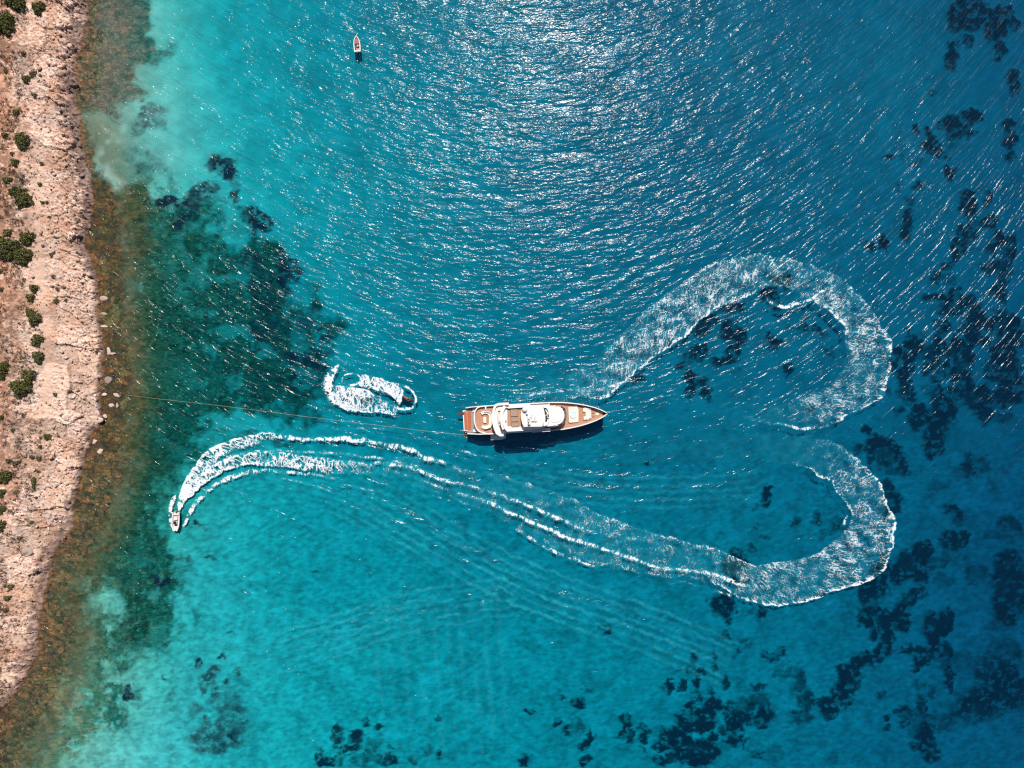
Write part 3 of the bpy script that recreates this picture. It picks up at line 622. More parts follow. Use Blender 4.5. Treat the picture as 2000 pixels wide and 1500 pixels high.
# floor: strip grid between the two long rows
cen = np.array([[0, 0, -40.0]])
co = np.concatenate([top, low, cen])
ci = n0 + nl
qf = np.stack([n0 + lj, n0 + li, np.full(nl, ci)], -1)
me = bpy.data.meshes.new('water')
faces = np.concatenate([qt.ravel(), qs.ravel(), qf.ravel()]).astype(np.int32)
nq = len(qt) + len(qs)
starts = np.concatenate([np.arange(nq) * 4, nq * 4 + np.arange(nl) * 3]).astype(np.int32)
me.vertices.add(len(co)); me.vertices.foreach_set('co', co.astype(np.float32).ravel())
me.loops.add(len(faces)); me.loops.foreach_set('vertex_index', faces)
me.polygons.add(len(starts)); me.polygons.foreach_set('loop_start', starts)
me.update(calc_edges=True); me.validate()
sm = np.zeros(len(starts), bool); sm[:len(qt)] = True
me.polygons.foreach_set('use_smooth', sm)
set_f(me, 'depth', np.concatenate([WD.ravel(), np.full(nl + 1, 12.0)]))

m, nt, out = nmat('sea_water')
L = nt.links.new
geo = N(nt, 'ShaderNodeNewGeometry')
sp = N(nt, 'ShaderNodeSeparateXYZ'); L(geo.outputs['Position'], sp.inputs[0])
x_, y_ = sp.outputs[0], sp.outputs[1]
x2n = math_n(nt, 'MULTIPLY', x_, x_)
x3 = math_n(nt, 'MULTIPLY', x2n, math_n(nt, 'MAXIMUM', x_, 0.0))
f_ = math_n(nt, 'ADD', math_n(nt, 'MULTIPLY', x2n, .0030), math_n(nt, 'MULTIPLY', x3, .9e-5))
yw = math_n(nt, 'SUBTRACT', y_, f_)
def wave_layer(lx, ly, detail, rough, seed):
    cb = N(nt, 'ShaderNodeCombineXYZ')
    L(math_n(nt, 'DIVIDE', x_, lx), cb.inputs[0]); L(math_n(nt, 'DIVIDE', yw, ly), cb.inputs[1]); cb.inputs[2].default_value = seed
    n = N(nt, 'ShaderNodeTexNoise'); n.inputs['Scale'].default_value = 1.0; n.inputs['Detail'].default_value = detail; n.inputs['Roughness'].default_value = rough
    n.inputs['Distortion'].default_value = .4
    L(cb.outputs[0], n.inputs['Vector'])
    return n.outputs[0]
w1 = wave_layer(6.0, 1.9, 1.0, .5, 3.0)
w2 = wave_layer(2.1, .80, 2.0, .5, 17.0)
w3 = wave_layer(.65, .42, 1.0, .5, 31.0)
patch = N(nt, 'ShaderNodeTexNoise'); patch.inputs['Scale'].default_value = .045; patch.inputs['Detail'].default_value = 2
L(geo.outputs['Position'], patch.inputs['Vector'])
band = wave_layer(16.0, 6.0, 2.0, .5, 57.0)
pf = math_n(nt, 'ADD', math_n(nt, 'MULTIPLY_ADD', patch.outputs[0], 1.0, -.25), math_n(nt, 'MULTIPLY', band, 1.35))
pf = math_n(nt, 'MAXIMUM', math_n(nt, 'MULTIPLY', pf, .98), .35)
# calmer water in the lee to the south
lee = N(nt, 'ShaderNodeMapRange', interpolation_type='SMOOTHSTEP'); lee.inputs[1].default_value = -30; lee.inputs[2].default_value = 10; lee.inputs[3].default_value = .62; lee.inputs[4].default_value = 1.0
L(y_, lee.inputs[0])
hsum = math_n(nt, 'ADD', math_n(nt, 'MULTIPLY', w1, .46), math_n(nt, 'ADD', math_n(nt, 'MULTIPLY', w2, .235), math_n(nt, 'MULTIPLY', w3, .042)))
east = N(nt, 'ShaderNodeMapRange', interpolation_type='SMOOTHSTEP'); east.inputs[1].default_value = 20; east.inputs[2].default_value = 110; east.inputs[3].default_value = 1.0; east.inputs[4].default_value = .76
L(x_, east.inputs[0])
west = N(nt, 'ShaderNodeMapRange', interpolation_type='SMOOTHSTEP'); west.inputs[1].default_value = -90; west.inputs[2].default_value = 10; west.inputs[3].default_value = 1.28; west.inputs[4].default_value = 1.08
L(x_, west.inputs[0])
hsum = math_n(nt, 'MULTIPLY', math_n(nt, 'MULTIPLY', hsum, math_n(nt, 'MULTIPLY', pf, math_n(nt, 'MULTIPLY', west.outputs[0], east.outputs[0]))), lee.outputs[0])
bp = N(nt, 'ShaderNodeBump'); bp.inputs['Strength'].default_value = 1.0; bp.inputs['Distance'].default_value = 1.0
L(hsum, bp.inputs['Height'])
bp2 = N(nt, 'ShaderNodeBump'); bp2.inputs['Strength'].default_value = 1.0; bp2.inputs['Distance'].default_value = 1.3
L(hsum, bp2.inputs['Height'])
gl = N(nt, 'ShaderNodeBsdfGlossy'); gl.inputs['Roughness'].default_value = .12
L(bp.outputs[0], gl.inputs['Normal'])
tr = N(nt, 'ShaderNodeBsdfTransparent')
df = N(nt, 'ShaderNodeBsdfDiffuse'); df.inputs['Color'].default_value = (0.0, .038, .085, 1)
L(bp2.outputs[0], df.inputs['Normal'])
at = N(nt, 'ShaderNodeAttribute'); at.attribute_name = 'depth'
e = math_n(nt, 'POWER', 2.718, math_n(nt, 'MULTIPLY', at.outputs['Fac'], -.11))
veil = math_n(nt, 'MULTIPLY', math_n(nt, 'SUBTRACT', 1.0, e), .34)
body = N(nt, 'ShaderNodeMixShader'); L(veil, body.inputs[0]); L(tr.outputs[0], body.inputs[1]); L(df.outputs[0], body.inputs[2])
fr = N(nt, 'ShaderNodeFresnel'); fr.inputs['IOR'].default_value = 1.33; L(bp.outputs[0], fr.inputs['Normal'])
mx = N(nt, 'ShaderNodeMixShader'); L(math_n(nt, 'MINIMUM', fr.outputs[0], .15), mx.inputs[0]); L(body.outputs[0], mx.inputs[1]); L(gl.outputs[0], mx.inputs[2])
L(mx.outputs[0], out.inputs['Surface'])
va = N(nt, 'ShaderNodeVolumeAbsorption')
va.inputs['Density'].default_value = .55 / KD
va.inputs['Color'].default_value = (0.0, 1 - .059 / .55, 1 - .031 / .55, 1)
L(va.outputs[0], out.inputs['Volume'])
water_o = link('water', me, m)
tag(water_o, kind='structure')


# ------------------------------------------------------------------ foam
def foam_mat(name, gain=1.0):
    m, nt, out = nmat(name)
    L = nt.links.new
    uv = N(nt, 'ShaderNodeUVMap')
    g = N(nt, 'ShaderNodeNewGeometry')
    at = N(nt, 'ShaderNodeAttribute'); at.attribute_name = 'dens'
    D = at.outputs['Fac']
    # threads drawn out across the wake (uv = metres along, metres across)
    mp = N(nt, 'ShaderNodeMapping'); mp.inputs['Scale'].default_value = (.52, .30, 1)
    L(uv.outputs[0], mp.inputs[0])
    n1 = N(nt, 'ShaderNodeTexNoise'); n1.inputs['Scale'].default_value = 1.0; n1.inputs['Detail'].default_value = 3; n1.inputs['Roughness'].default_value = .55; n1.inputs['Distortion'].default_value = 1.1
    L(mp.outputs[0], n1.inputs['Vector'])
    r1 = math_n(nt, 'SUBTRACT', 1.0, math_n(nt, 'MULTIPLY', math_n(nt, 'ABSOLUTE', math_n(nt, 'SUBTRACT', n1.outputs[0], .5)), 9.0))
    mp2 = N(nt, 'ShaderNodeMapping'); mp2.inputs['Scale'].default_value = (1.0, .7, 1)
    n0 = N(nt, 'ShaderNodeTexNoise'); n0.inputs['Scale'].default_value = .8; n0.inputs['Detail'].default_value = 3
    L(uv.outputs[0], n0.inputs['Vector'])
    off = N(nt, 'ShaderNodeVectorMath', operation='SCALE'); L(n0.outputs['Color'], off.inputs[0]); off.inputs['Scale'].default_value = 2.0
    ad = N(nt, 'ShaderNodeVectorMath', operation='ADD'); L(uv.outputs[0], ad.inputs[0]); L(off.outputs[0], ad.inputs[1])
    L(ad.outputs[0], mp2.inputs[0])
    vo = N(nt, 'ShaderNodeTexVoronoi', feature='DISTANCE_TO_EDGE'); vo.inputs['Scale'].default_value = .50
    L(mp2.outputs[0], vo.inputs['Vector'])
    r2 = math_n(nt, 'SUBTRACT', 1.0, math_n(nt, 'MULTIPLY', vo.outputs['Distance'], 7.0))
    nf = N(nt, 'ShaderNodeTexNoise'); nf.inputs['Scale'].default_value = 2.6; nf.inputs['Detail'].default_value = 4; nf.inputs['Roughness'].default_value = .7
    L(g.outputs['Position'], nf.inputs['Vector'])
    npt = N(nt, 'ShaderNodeTexNoise'); npt.inputs['Scale'].default_value = .35; npt.inputs['Detail'].default_value = 3
    L(g.outputs['Position'], npt.inputs['Vector'])
    lace = math_n(nt, 'MAXIMUM', r1, math_n(nt, 'MULTIPLY', r2, .95))
    lace = math_n(nt, 'ADD', lace, math_n(nt, 'MULTIPLY', math_n(nt, 'SUBTRACT', nf.outputs[0], .5), 1.1))
    lace = math_n(nt, 'ADD', lace, math_n(nt, 'MULTIPLY', math_n(nt, 'SUBTRACT', npt.outputs[0], .5), 1.2))
    # threshold falls as density rises
    th = math_n(nt, 'SUBTRACT', 1.43, math_n(nt, 'MULTIPLY', D, 1.52))
    mr = N(nt, 'ShaderNodeMapRange', interpolation_type='SMOOTHSTEP')
    L(math_n(nt, 'SUBTRACT', lace, th), mr.inputs[0]); mr.inputs[1].default_value = .0; mr.inputs[2].default_value = .55; mr.inputs[3].default_value = 0; mr.inputs[4].default_value = 1
    cap = math_n(nt, 'MULTIPLY_ADD', D, .38 * gain, .64 * gain, clamp=True)
    a = math_n(nt, 'MULTIPLY', mr.outputs[0], cap)
    a = math_n(nt, 'MAXIMUM', a, 0.0)
    a = math_n(nt, 'MULTIPLY', a, math_n(nt, 'MULTIPLY', D, 12.0, clamp=True))
    df = N(nt, 'ShaderNodeBsdfDiffuse')
    cm = N(nt, 'ShaderNodeMix', data_type='RGBA'); cm.inputs[6].default_value = (.42, .58, .66, 1); cm.inputs[7].default_value = (.84, .81, .83, 1)
    L(math_n(nt, 'MULTIPLY_ADD', nf.outputs[0], 4.0, -1.35, clamp=True), cm.inputs[0]); L(cm.outputs[2], df.inputs['Color'])
    bp = N(nt, 'ShaderNodeBump'); bp.inputs['Distance'].default_value = .25; L(nf.outputs[0], bp.inputs['Height']); L(bp.outputs[0], df.inputs['Normal'])
    tr = N(nt, 'ShaderNodeBsdfTransparent')
    aer = N(nt, 'ShaderNodeBsdfDiffuse'); aer.inputs['Color'].default_value = (.06, .55, .68, 1)
    m0 = N(nt, 'ShaderNodeMixShader'); L(math_n(nt, 'MULTIPLY', math_n(nt, 'MULTIPLY', D, .30), math_n(nt, 'MULTIPLY_ADD', npt.outputs[0], 3.0, -.95, clamp=True)), m0.inputs[0]); L(tr.outputs[0], m0.inputs[1]); L(aer.outputs[0], m0.inputs[2])
    mx = N(nt, 'ShaderNodeMixShader'); L(a, mx.inputs[0]); L(m0.outputs[0], mx.inputs[1]); L(df.outputs[0], mx.inputs[2])
    L(mx.outputs[0], out.inputs[0])
    return m
M['foam'] = foam_mat('sea_foam')
M['foam_fresh'] = foam_mat('fresh_sea_foam', 1.25)

def smooth_path(P, step):
    P = np.array(P, float)
    n = len(P)
    d = np.r_[0, np.cumsum(np.sqrt(((P[1:, :2] - P[:-1, :2]) ** 2).sum(1)) + 1e-6)]
    m = max(4, int(d[-1] / step))
    t = np.linspace(0, d[-1], m)
    # catmull-rom through all columns
    idx = np.clip(np.searchsorted(d, t, side='right') - 1, 0, n - 2)
    u = (t - d[idx]) / (d[idx + 1] - d[idx])
    p0 = P[np.clip(idx - 1, 0, n - 1)]; p1 = P[idx]; p2 = P[idx + 1]; p3 = P[np.clip(idx + 2, 0, n - 1)]
    u = u[:, None]
    Q = .5 * ((2 * p1) + (-p0 + p2) * u + (2 * p0 - 5 * p1 + 4 * p2 - p3) * u ** 2 + (-p0 + 3 * p1 - 3 * p2 + p3) * u ** 3)
    Q[:, 4:] = np.clip(Q[:, 4:], 0, 1.4) if Q.shape[1] > 4 else Q[:, 4:]
    return Q, t

class Foam:
    def __init__(self):
        self.co = []; self.q = []; self.d = []; self.uv = []; self.n = 0; self.k = 0
    def _add(self, PXg, PYg, D, s, w):
        X = (PXg - 1000) * S; Y = (750 - PYg) * S
        Z = wave_z(X, Y) + .05 + .012 * self.k
        self.k += 1
        ny, nx = X.shape
        i = self.n + np.arange(ny * nx).reshape(ny, nx)
        q = np.stack([i[:-1, :-1], i[:-1, 1:], i[1:, 1:], i[1:, :-1]], -1).reshape(-1, 4)
        dm = np.maximum(np.maximum(D[:-1, :-1], D[:-1, 1:]), np.maximum(D[1:, 1:], D[1:, :-1])).ravel()
        q = q[dm > .015]
        # keep every face looking up
        p = np.stack([X, Y], -1).reshape(-1, 2)
        qq = q - self.n
        a = p[qq[:, 1]] - p[qq[:, 0]]; b = p[qq[:, 3]] - p[qq[:, 0]]
        fl = (a[:, 0] * b[:, 1] - a[:, 1] * b[:, 0]) < 0
        q[fl] = q[fl][:, ::-1]
        self.co.append(np.stack([X, Y, Z], -1).reshape(-1, 3)); self.q.append(q); self.d.append(D.ravel())
        self.uv.append(np.stack([s, w], -1).reshape(-1, 2)); self.n += ny * nx
    def band(self, rows, step=2.4, ew=5.0, rag=7.0, seed=0, boost=1.0):
        """rows: outer x,y, inner x,y, density at outer crest, body, inner crest"""
        Q, t = smooth_path(rows, step)
        wid = np.sqrt((Q[:, 0] - Q[:, 2]) ** 2 + (Q[:, 1] - Q[:, 3]) ** 2)
        m = int(max(wid.max() * 1.3 / step, 6))
        pad = .16
        v = np.linspace(-pad, 1 + pad, m)
        PXg = Q[:, 0:1] + (Q[:, 2:3] - Q[:, 0:1]) * v[None]
        PYg = Q[:, 1:2] + (Q[:, 3:4] - Q[:, 1:2]) * v[None]
        wd = wid[:, None] * np.ones_like(v)[None]
        do = wd * v[None]; di = wd * (1 - v[None])          # px from each edge
        X = PXg * S; Y = PYg * S
        ro = rag * 2 * (fbm(X, Y, 2.6, 4, 501 + seed) - .5) + rag * .8 * (fbm(X, Y, .8, 2, 505 + seed) - .5)
        do = do + ro; di = di - ro
        o, b, i = Q[:, 4:5], Q[:, 5:6], Q[:, 6:7]
        ins = ss(-1.5, 2.0, do) * ss(-1.5, 2.0, di)
        var = .65 + .7 * fbm(X, Y, 3.5, 3, 511 + seed)
        b = np.clip(b * boost, 0, 1); o = np.clip(o * 1.15, 0, 1.1); i = np.clip(i * 1.1, 0, 1.1)
        D = b * var + (o - b) * np.exp(-(np.clip(do, 0, None) / ew) ** 2) * (.5 + fbm(X, Y, 5, 2, 512 + seed)) + (i - b) * np.exp(-(np.clip(di, 0, None) / ew) ** 2) * (.5 + fbm(X, Y, 5, 2, 513 + seed))
        D = np.clip(D, 0, 1) * ins
        e = ss(0, 8, t) * ss(0, 8, t[-1] - t)
        D = D * e[:, None]
        self._add(PXg, PYg, D, (t * S)[:, None] * np.ones_like(v)[None], do * S)
    def line(self, rows, step=1.8, rag=3.0, seed=0, spotty=0.0):
        """rows: x, y, width px, density"""
        P = np.array(rows, float)
        Q, t = smooth_path(np.c_[P[:, :2], P[:, 2], P[:, 2] * 0, P[:, 3]], step)
        T = np.gradient(Q[:, :2], axis=0); T /= np.linalg.norm(T, axis=1)[:, None] + 1e-9
        Nn = np.stack([-T[:, 1], T[:, 0]], 1)
        wmax = P[:, 2].max()
        m = max(5, int(wmax * 1.7 / step))
        v = np.linspace(-.85, .85, m)
        w = Q[:, 2:3]
        PXg = Q[:, 0:1] + Nn[:, 0:1] * v[None] * w; PYg = Q[:, 1:2] + Nn[:, 1:2] * v[None] * w
        X = PXg * S; Y = PYg * S
        off = v[None] * w + rag * 2 * (fbm(X, Y, 2.2, 4, 521 + seed) - .5)
        d = np.abs(off) / (w * .5)
        D = 1.12 * Q[:, 4:5] * ss(1.25, .1, d) * (.5 + .85 * fbm(X, Y, 1.6, 3, 522 + seed))
        if spotty:
            D = D * lerp(1.0, ss(.45, .6, fbm(X, Y, 4.0, 3, 523 + seed)), spotty)
        e = ss(0, 6, t) * ss(0, 6, t[-1] - t)
        self._add(PXg, PYg, np.clip(D, 0, 1) * e[:, None], (t * S)[:, None] * np.ones_like(v)[None], off * S)
    def build(self, name, mat):
        co = np.concatenate(self.co); q = np.concatenate(self.q); d = np.concatenate(self.d); uv = np.concatenate(self.uv)
        used = np.unique(q); mp = np.full(len(co), -1); mp[used] = np.arange(len(used))
        co = co[used]; d = d[used]; uv = uv[used]; q = mp[q]
        me = raw_mesh(name, co, q)
        set_f(me, 'dens', d)
        ul = me.uv_layers.new(name='UVMap')
        vi = np.zeros(len(me.loops), np.int32); me.loops.foreach_get('vertex_index', vi)
        ul.data.foreach_set('uv', uv[vi].astype(np.float32).ravel())
        set_smooth(me)
        return link(name, me, mat)

F = Foam()
F.band([(985, 752, 990, 786, .0, .05, .0), (1050, 742, 1060, 779, .1, .26, .3), (1120, 722, 1130, 778, .15, .36, .45), (1175, 688, 1182, 776, .25, .46, .75), (1215, 648, 1218, 748, .35, .5, .95), (1255, 612, 1240, 728, .4, .5, .95),
        (1300, 574, 1290, 690, .45, .5, .9), (1345, 545, 1345, 650, .5, .5, .85), (1400, 512, 1375, 618, .55, .5, .85), (1445, 500, 1420, 596, .6, .5, .9), (1490, 497, 1462, 578, .65, .5, .85),
        (1540, 505, 1500, 558, .5, .46, .4), (1590, 518, 1560, 575, .45, .46, .4), (1640, 545, 1597, 592, .5, .46, .6), (1690, 585, 1625, 612, .5, .5, .75), (1722, 635, 1646, 640, .55, .52, .7), (1741, 672, 1652, 672, .8, .52, .45),
        (1738, 720, 1648, 715, .85, .5, .4), (1728, 768, 1632, 745, .75, .5, .3), (1700, 790, 1600, 762, .75, .5, .3), (1660, 808, 1570, 772, .75, .48, .2), (1610, 836, 1545, 780, .5, .4, .12), (1565, 838, 1515, 790, .55, .3, .1), (1510, 826, 1480, 788, .4, .16, .05), (1450, 815, 1430, 780, .1, .06, .0)], seed=1, boost=.95)
F.line([(1497, 578, 8, .5), (1505, 590, 10, .8), (1530, 600, 10, .85), (1560, 592, 10, .85), (1585, 584, 9, .8), (1602, 570, 8, .8), (1625, 556, 8, .4)], seed=2)
F.line([(1598, 584, 6, .5), (1612, 596, 8, .7), (1625, 610, 9, .8), (1650, 633, 10, .85), (1660, 642, 8, .5)], seed=3)
F.line([(1448, 810, 6, .2), (1480, 823, 7, .4), (1530, 830, 8, .6), (1570, 838, 8, .7), (1600, 828, 7, .4)], seed=4)
F.band([(1120, 862, 1140, 900, .0, .04, .0), (1250, 868, 1260, 905, .03, .10, .06), (1400, 852, 1400, 893, .04, .12, .10), (1480, 846, 1475, 900, .08, .16, .14), (1545, 846, 1530, 906, .12, .22, .3), (1600, 856, 1570, 914, .3, .34, .7), (1650, 876, 1600, 932, .5, .42, .85), (1690, 908, 1630, 952, .65, .48, .9),
        (1718, 946, 1648, 978, .75, .50, .85), (1738, 988, 1660, 1005, .85, .52, .6), (1749, 1030, 1655, 1030, .9, .54, .5), (1742, 1072, 1632, 1056, .85, .56, .55), (1726, 1112, 1602, 1074, .8, .56, .6), (1685, 1140, 1570, 1088, .85, .56, .55),
        (1640, 1152, 1535, 1096, .95, .56, .5), (1590, 1170, 1500, 1102, .9, .56, .6), (1545, 1181, 1475, 1104, .9, .55, .65), (1500, 1183, 1448, 1094, .85, .52, .7), (1455, 1172, 1425, 1082, .7, .5, .7), (1420, 1152, 1400, 1070, .6, .48, .7),
        (1380, 1136, 1370, 1062, .5, .46, .6), (1330, 1126, 1335, 1056, .45, .43, .6), (1270, 1124, 1290, 1042, .45, .42, .55), (1200, 1108, 1230, 1022, .5, .42, .5), (1140, 1096, 1170, 1000, .5, .41, .5), (1080, 1070, 1120, 975, .5, .38, .4),
        (1010, 1032, 1050, 950, .35, .34, .45), (950, 1000, 985, 930, .35, .33, .45), (880, 972, 920, 915, .4, .32, .45), (810, 948, 850, 898, .35, .32, .45), (740, 925, 770, 892, .3, .3, .4)], seed=11, boost=.88)
# crests running inside the long arm of the heart
F.line([(735, 903, 12, .7), (800, 912, 12, .7), (860, 935, 12, .75), (930, 952, 10, .6), (1000, 976, 11, .75), (1070, 1003, 12, .8), (1130, 1030, 11, .6), (1200, 1046, 9, .5), (1290, 1062, 8, .45), (1350, 1075, 7, .3)], seed=21, spotty=.15)
F.line([(745, 915, 10, .5), (800, 930, 10, .5), (870, 955, 11, .6), (940, 976, 12, .65), (1000, 1002, 11, .85), (1050, 1025, 11, .9), (1100, 1046, 12, .9), (1140, 1060, 12, .7), (1200, 1078, 11, .75), (1260, 1100, 11, .8), (1310, 1112, 10, .6), (1400, 1122, 10, .6)], seed=22, spotty=.1)
F.line([(1004, 1030, 8, .6), (1030, 1046, 12, .85), (1055, 1062, 10, .8), (1085, 1078, 14, .9), (1120, 1092, 12, .8), (1160, 1104, 8, .85), (1200, 1100, 7, .7)], seed=23, spotty=.3)
F.line([(1290, 1108, 8, .7), (1340, 1112, 10, .85), (1390, 1120, 12, .85), (1440, 1138, 14, .9), (1470, 1146, 12, .6)], seed=24, spotty=.2)
F.line([(1300, 1130, 5, .5), (1350, 1140, 6, .6), (1400, 1152, 7, .6), (1430, 1166, 8, .7)], seed=25, spotty=.5)
F.line([(1655, 1005, 7, .8), (1648, 1030, 8, .8), (1660, 1048, 6, .5), (1690, 1050, 5, .4)], seed=26)
F.line([(640, 838, 5, .3), (700, 836, 6, .6), (760, 838, 6, .5), (830, 842, 6, .5), (900, 850, 5, .3)], seed=27, spotty=.6)  # small glints along a wave crest, painted as thin foam
F.line([(810, 855, 5, .4), (860, 866, 7, .5), (900, 880, 7, .6), (950, 892, 6, .6), (985, 896, 5, .3)], seed=28, spotty=.4)
F.line([(1035, 872, 5, .2), (1080, 866, 5, .4), (1140, 862, 4, .3)], seed=29, spotty=.8)
F.line([(1005, 776, 7, .3), (1060, 768, 9, .6), (1110, 762, 10, .6), (1160, 762, 12, .65), (1200, 752, 12, .8), (1235, 738, 10, .5)], seed=30, spotty=.2)
F.line([(615, 938, 4, .4), (680, 948, 6, .7), (745, 960, 7, .5)], seed=31, spotty=.5)
F.line([(520, 932, 4, .4), (570, 938, 6, .8), (620, 950, 6, .7), (660, 966, 5, .5)], seed=32, spotty=.2)  # sparse crest glints painted as a foam line
F.line([(700, 962, 4, .3), (760, 985, 5, .7), (820, 1005, 5, .5), (860, 1040, 5, .5), (930, 1075, 4, .3)], seed=33, spotty=.7)  # crest glints carried on, again painted as spotty foam
heart = F.build('wake_foam', M['foam'])  # wake foam, together with the painted crest glints
tag(heart, 'wide lacy white foam wake curving in two big lobes right of the yacht', 'foam wake', kind='stuff')

F = Foam()
F.line([(339, 1031, 7, .9), (334, 1018, 9, 1), (333, 1000, 11, 1), (337, 980, 12, .95), (345, 966, 10, .9)], seed=41, rag=2)
F.band([(346, 1000, 349, 998, .9, .9, .9), (346, 985, 352, 985, .95, .95, .95), (350, 965, 360, 972, 1, .9, .9), (360, 940, 374, 952, 1, .8, .75), (374, 916, 396, 930, 1, .72, .5), (392, 892, 420, 908, 1, .66, .4), (415, 873, 440, 890, .95, .65, .3), (445, 860, 465, 880, .9, .6, .3), (480, 852, 495, 872, .85, .55, .3), (510, 845, 520, 862, .8, .5, .3), (540, 845, 545, 860, .6, .4, .2)], step=1.6, ew=5, rag=3.5, seed=42)
F.band([(348, 1002, 350, 1002, .9, .9, .9), (350, 985, 358, 990, 1, 1, 1), (362, 962, 374, 972, 1, .95, 1), (382, 936, 398, 950, .95, .85, 1), (405, 915, 420, 932, .9, .8, .95), (430, 899, 445, 920, .9, .75, .9), (462, 889, 474, 910, .85, .68, .9), (500, 883, 505, 908, .8, .6, .85), (545, 884, 545, 912, .6, .6, .7), (590, 888, 588, 917, .6, .66, .6), (630, 892, 628, 924, .5, .62, .5), (680, 899, 675, 926, .45, .58, .4), (720, 903, 716, 928, .6, .52, .35), (748, 898, 742, 918, .7, .4, .2)], step=1.6, ew=5, rag=5, seed=43)
F.line([(357, 1030, 9, .95), (364, 1016, 10, 1), (373, 1000, 12, .95), (385, 980, 13, .85), (405, 960, 14, .75), (430, 943, 14, .7), (460, 930, 15, .7), (495, 922, 14, .65), (540, 920, 13, .6), (600, 926, 12, .5), (660, 934, 10, .35)], seed=44, rag=4)
F.line([(535, 853, 12, .75), (580, 857, 13, .8), (640, 858, 14, .85), (700, 860, 14, .85), (750, 868, 14, .8), (790, 876, 15, .85), (830, 892, 14, .75), (870, 905, 12, .6), (910, 926, 9, .35)], seed=45, rag=5, spotty=.1)
F.line([(440, 892, 5, .5), (480, 884, 6, .6), (540, 880, 7, .7), (620, 884, 8, .65), (700, 890, 8, .6), (760, 898, 8, .6), (820, 912, 8, .5)], seed=46, spotty=.2)
tw = F.build('wake_foam', M['foam_fresh'])
tag(tw, 'dense white three stranded foam wake curling behind the small white motorboat', 'foam wake', kind='stuff')

F = Foam()
F.line([(660, 708, 8, .5), (655, 722, 18, .85), (644, 735, 24, 1), (642, 752, 30, 1), (650, 772, 30, 1), (662, 786, 24, 1), (678, 796, 18, .95), (700, 800, 13, .9)], seed=51, rag=4)
F.band([(652, 750, 652, 785, .9, .9, .9), (672, 754, 670, 798, .9, .88, .95), (700, 756, 695, 804, .85, .76, 1), (725, 764, 715, 807, .6, .66, 1), (745, 776, 740, 808, .5, .7, 1), (770, 790, 765, 812, .5, .6, .9), (785, 790, 775, 812, .5, .5, .6)], step=1.4, ew=4, rag=4, seed=52)
F.line([(652, 757, 6, .6), (675, 755, 7, .85), (697, 750, 8, .85), (706, 743, 7, .85), (700, 733, 5, .9), (688, 729, 5, .9), (673, 733, 5, .8), (668, 744, 4, .5), (675, 752, 4, .3)], seed=53, rag=1.5, step=1.2)
F.band([(700, 731, 698, 753, .7, .75, .7), (715, 731, 712, 760, .7, .8, .7), (735, 737, 735, 764, .8, .8, .7), (755, 743, 752, 768, .95, .8, .7), (772, 749, 768, 776, 1, .9, .9), (786, 762, 776, 786, 1, 1, 1), (790, 776, 782, 792, .9, .9, .9)], step=1.4, ew=4, rag=4, seed=54)
F.line([(760, 747, 5, .6), (775, 750, 7, .8), (793, 756, 7, .9), (806, 765, 6, .95), (812, 777, 6, .95), (811, 788, 7, .95), (803, 797, 8, .9), (788, 799, 8, .8), (770, 797, 8, .7)], seed=55, rag=1.5, step=1.2)
F.line([(670, 712, 6, .4), (700, 708, 6, .6), (735, 712, 6, .6), (760, 714, 5, .4), (790, 720, 4, .2)], seed=56, spotty=.6)
F.line([(720, 762, 4, .3), (750, 768, 5, .5), (772, 775, 6, .6)], seed=57, spotty=.4)
F.line([(700, 790, 4, .5), (730, 778, 4, .3), (760, 782, 5, .5)], seed=58, spotty=.5)
jf = F.build('wake_foam', M['foam_fresh'])
tag(jf, 'churned white foam loops around the black water scooter', 'foam wake', kind='stuff')

# pale film lines: bright bands of light on the waves, painted as colour
m, nt, out = nmat('painted_ripple_light')
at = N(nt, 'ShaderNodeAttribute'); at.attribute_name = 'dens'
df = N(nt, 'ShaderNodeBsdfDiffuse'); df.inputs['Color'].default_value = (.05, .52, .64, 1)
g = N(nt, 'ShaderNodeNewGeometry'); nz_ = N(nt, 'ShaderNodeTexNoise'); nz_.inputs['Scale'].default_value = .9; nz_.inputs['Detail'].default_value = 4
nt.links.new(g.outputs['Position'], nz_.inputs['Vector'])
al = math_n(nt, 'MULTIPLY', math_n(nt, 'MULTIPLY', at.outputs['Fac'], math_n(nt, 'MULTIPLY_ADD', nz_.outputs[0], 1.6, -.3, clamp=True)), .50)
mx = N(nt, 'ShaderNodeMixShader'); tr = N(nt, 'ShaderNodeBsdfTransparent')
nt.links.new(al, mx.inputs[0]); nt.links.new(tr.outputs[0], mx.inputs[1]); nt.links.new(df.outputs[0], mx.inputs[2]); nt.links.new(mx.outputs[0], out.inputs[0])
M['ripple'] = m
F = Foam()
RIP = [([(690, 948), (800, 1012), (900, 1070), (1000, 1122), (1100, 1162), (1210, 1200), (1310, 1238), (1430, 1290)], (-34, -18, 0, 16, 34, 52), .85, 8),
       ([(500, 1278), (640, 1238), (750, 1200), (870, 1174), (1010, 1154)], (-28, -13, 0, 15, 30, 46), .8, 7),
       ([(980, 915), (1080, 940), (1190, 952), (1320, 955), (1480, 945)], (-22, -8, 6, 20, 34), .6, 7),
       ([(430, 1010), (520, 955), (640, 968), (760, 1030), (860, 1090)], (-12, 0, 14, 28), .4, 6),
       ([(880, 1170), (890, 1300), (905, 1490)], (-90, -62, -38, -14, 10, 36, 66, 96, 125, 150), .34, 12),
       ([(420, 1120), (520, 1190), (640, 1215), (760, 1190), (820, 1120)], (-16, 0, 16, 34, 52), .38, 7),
       ([(1050, 650), (1130, 615), (1230, 560), (1330, 470)], (-25, 0, 25), .25, 10)]
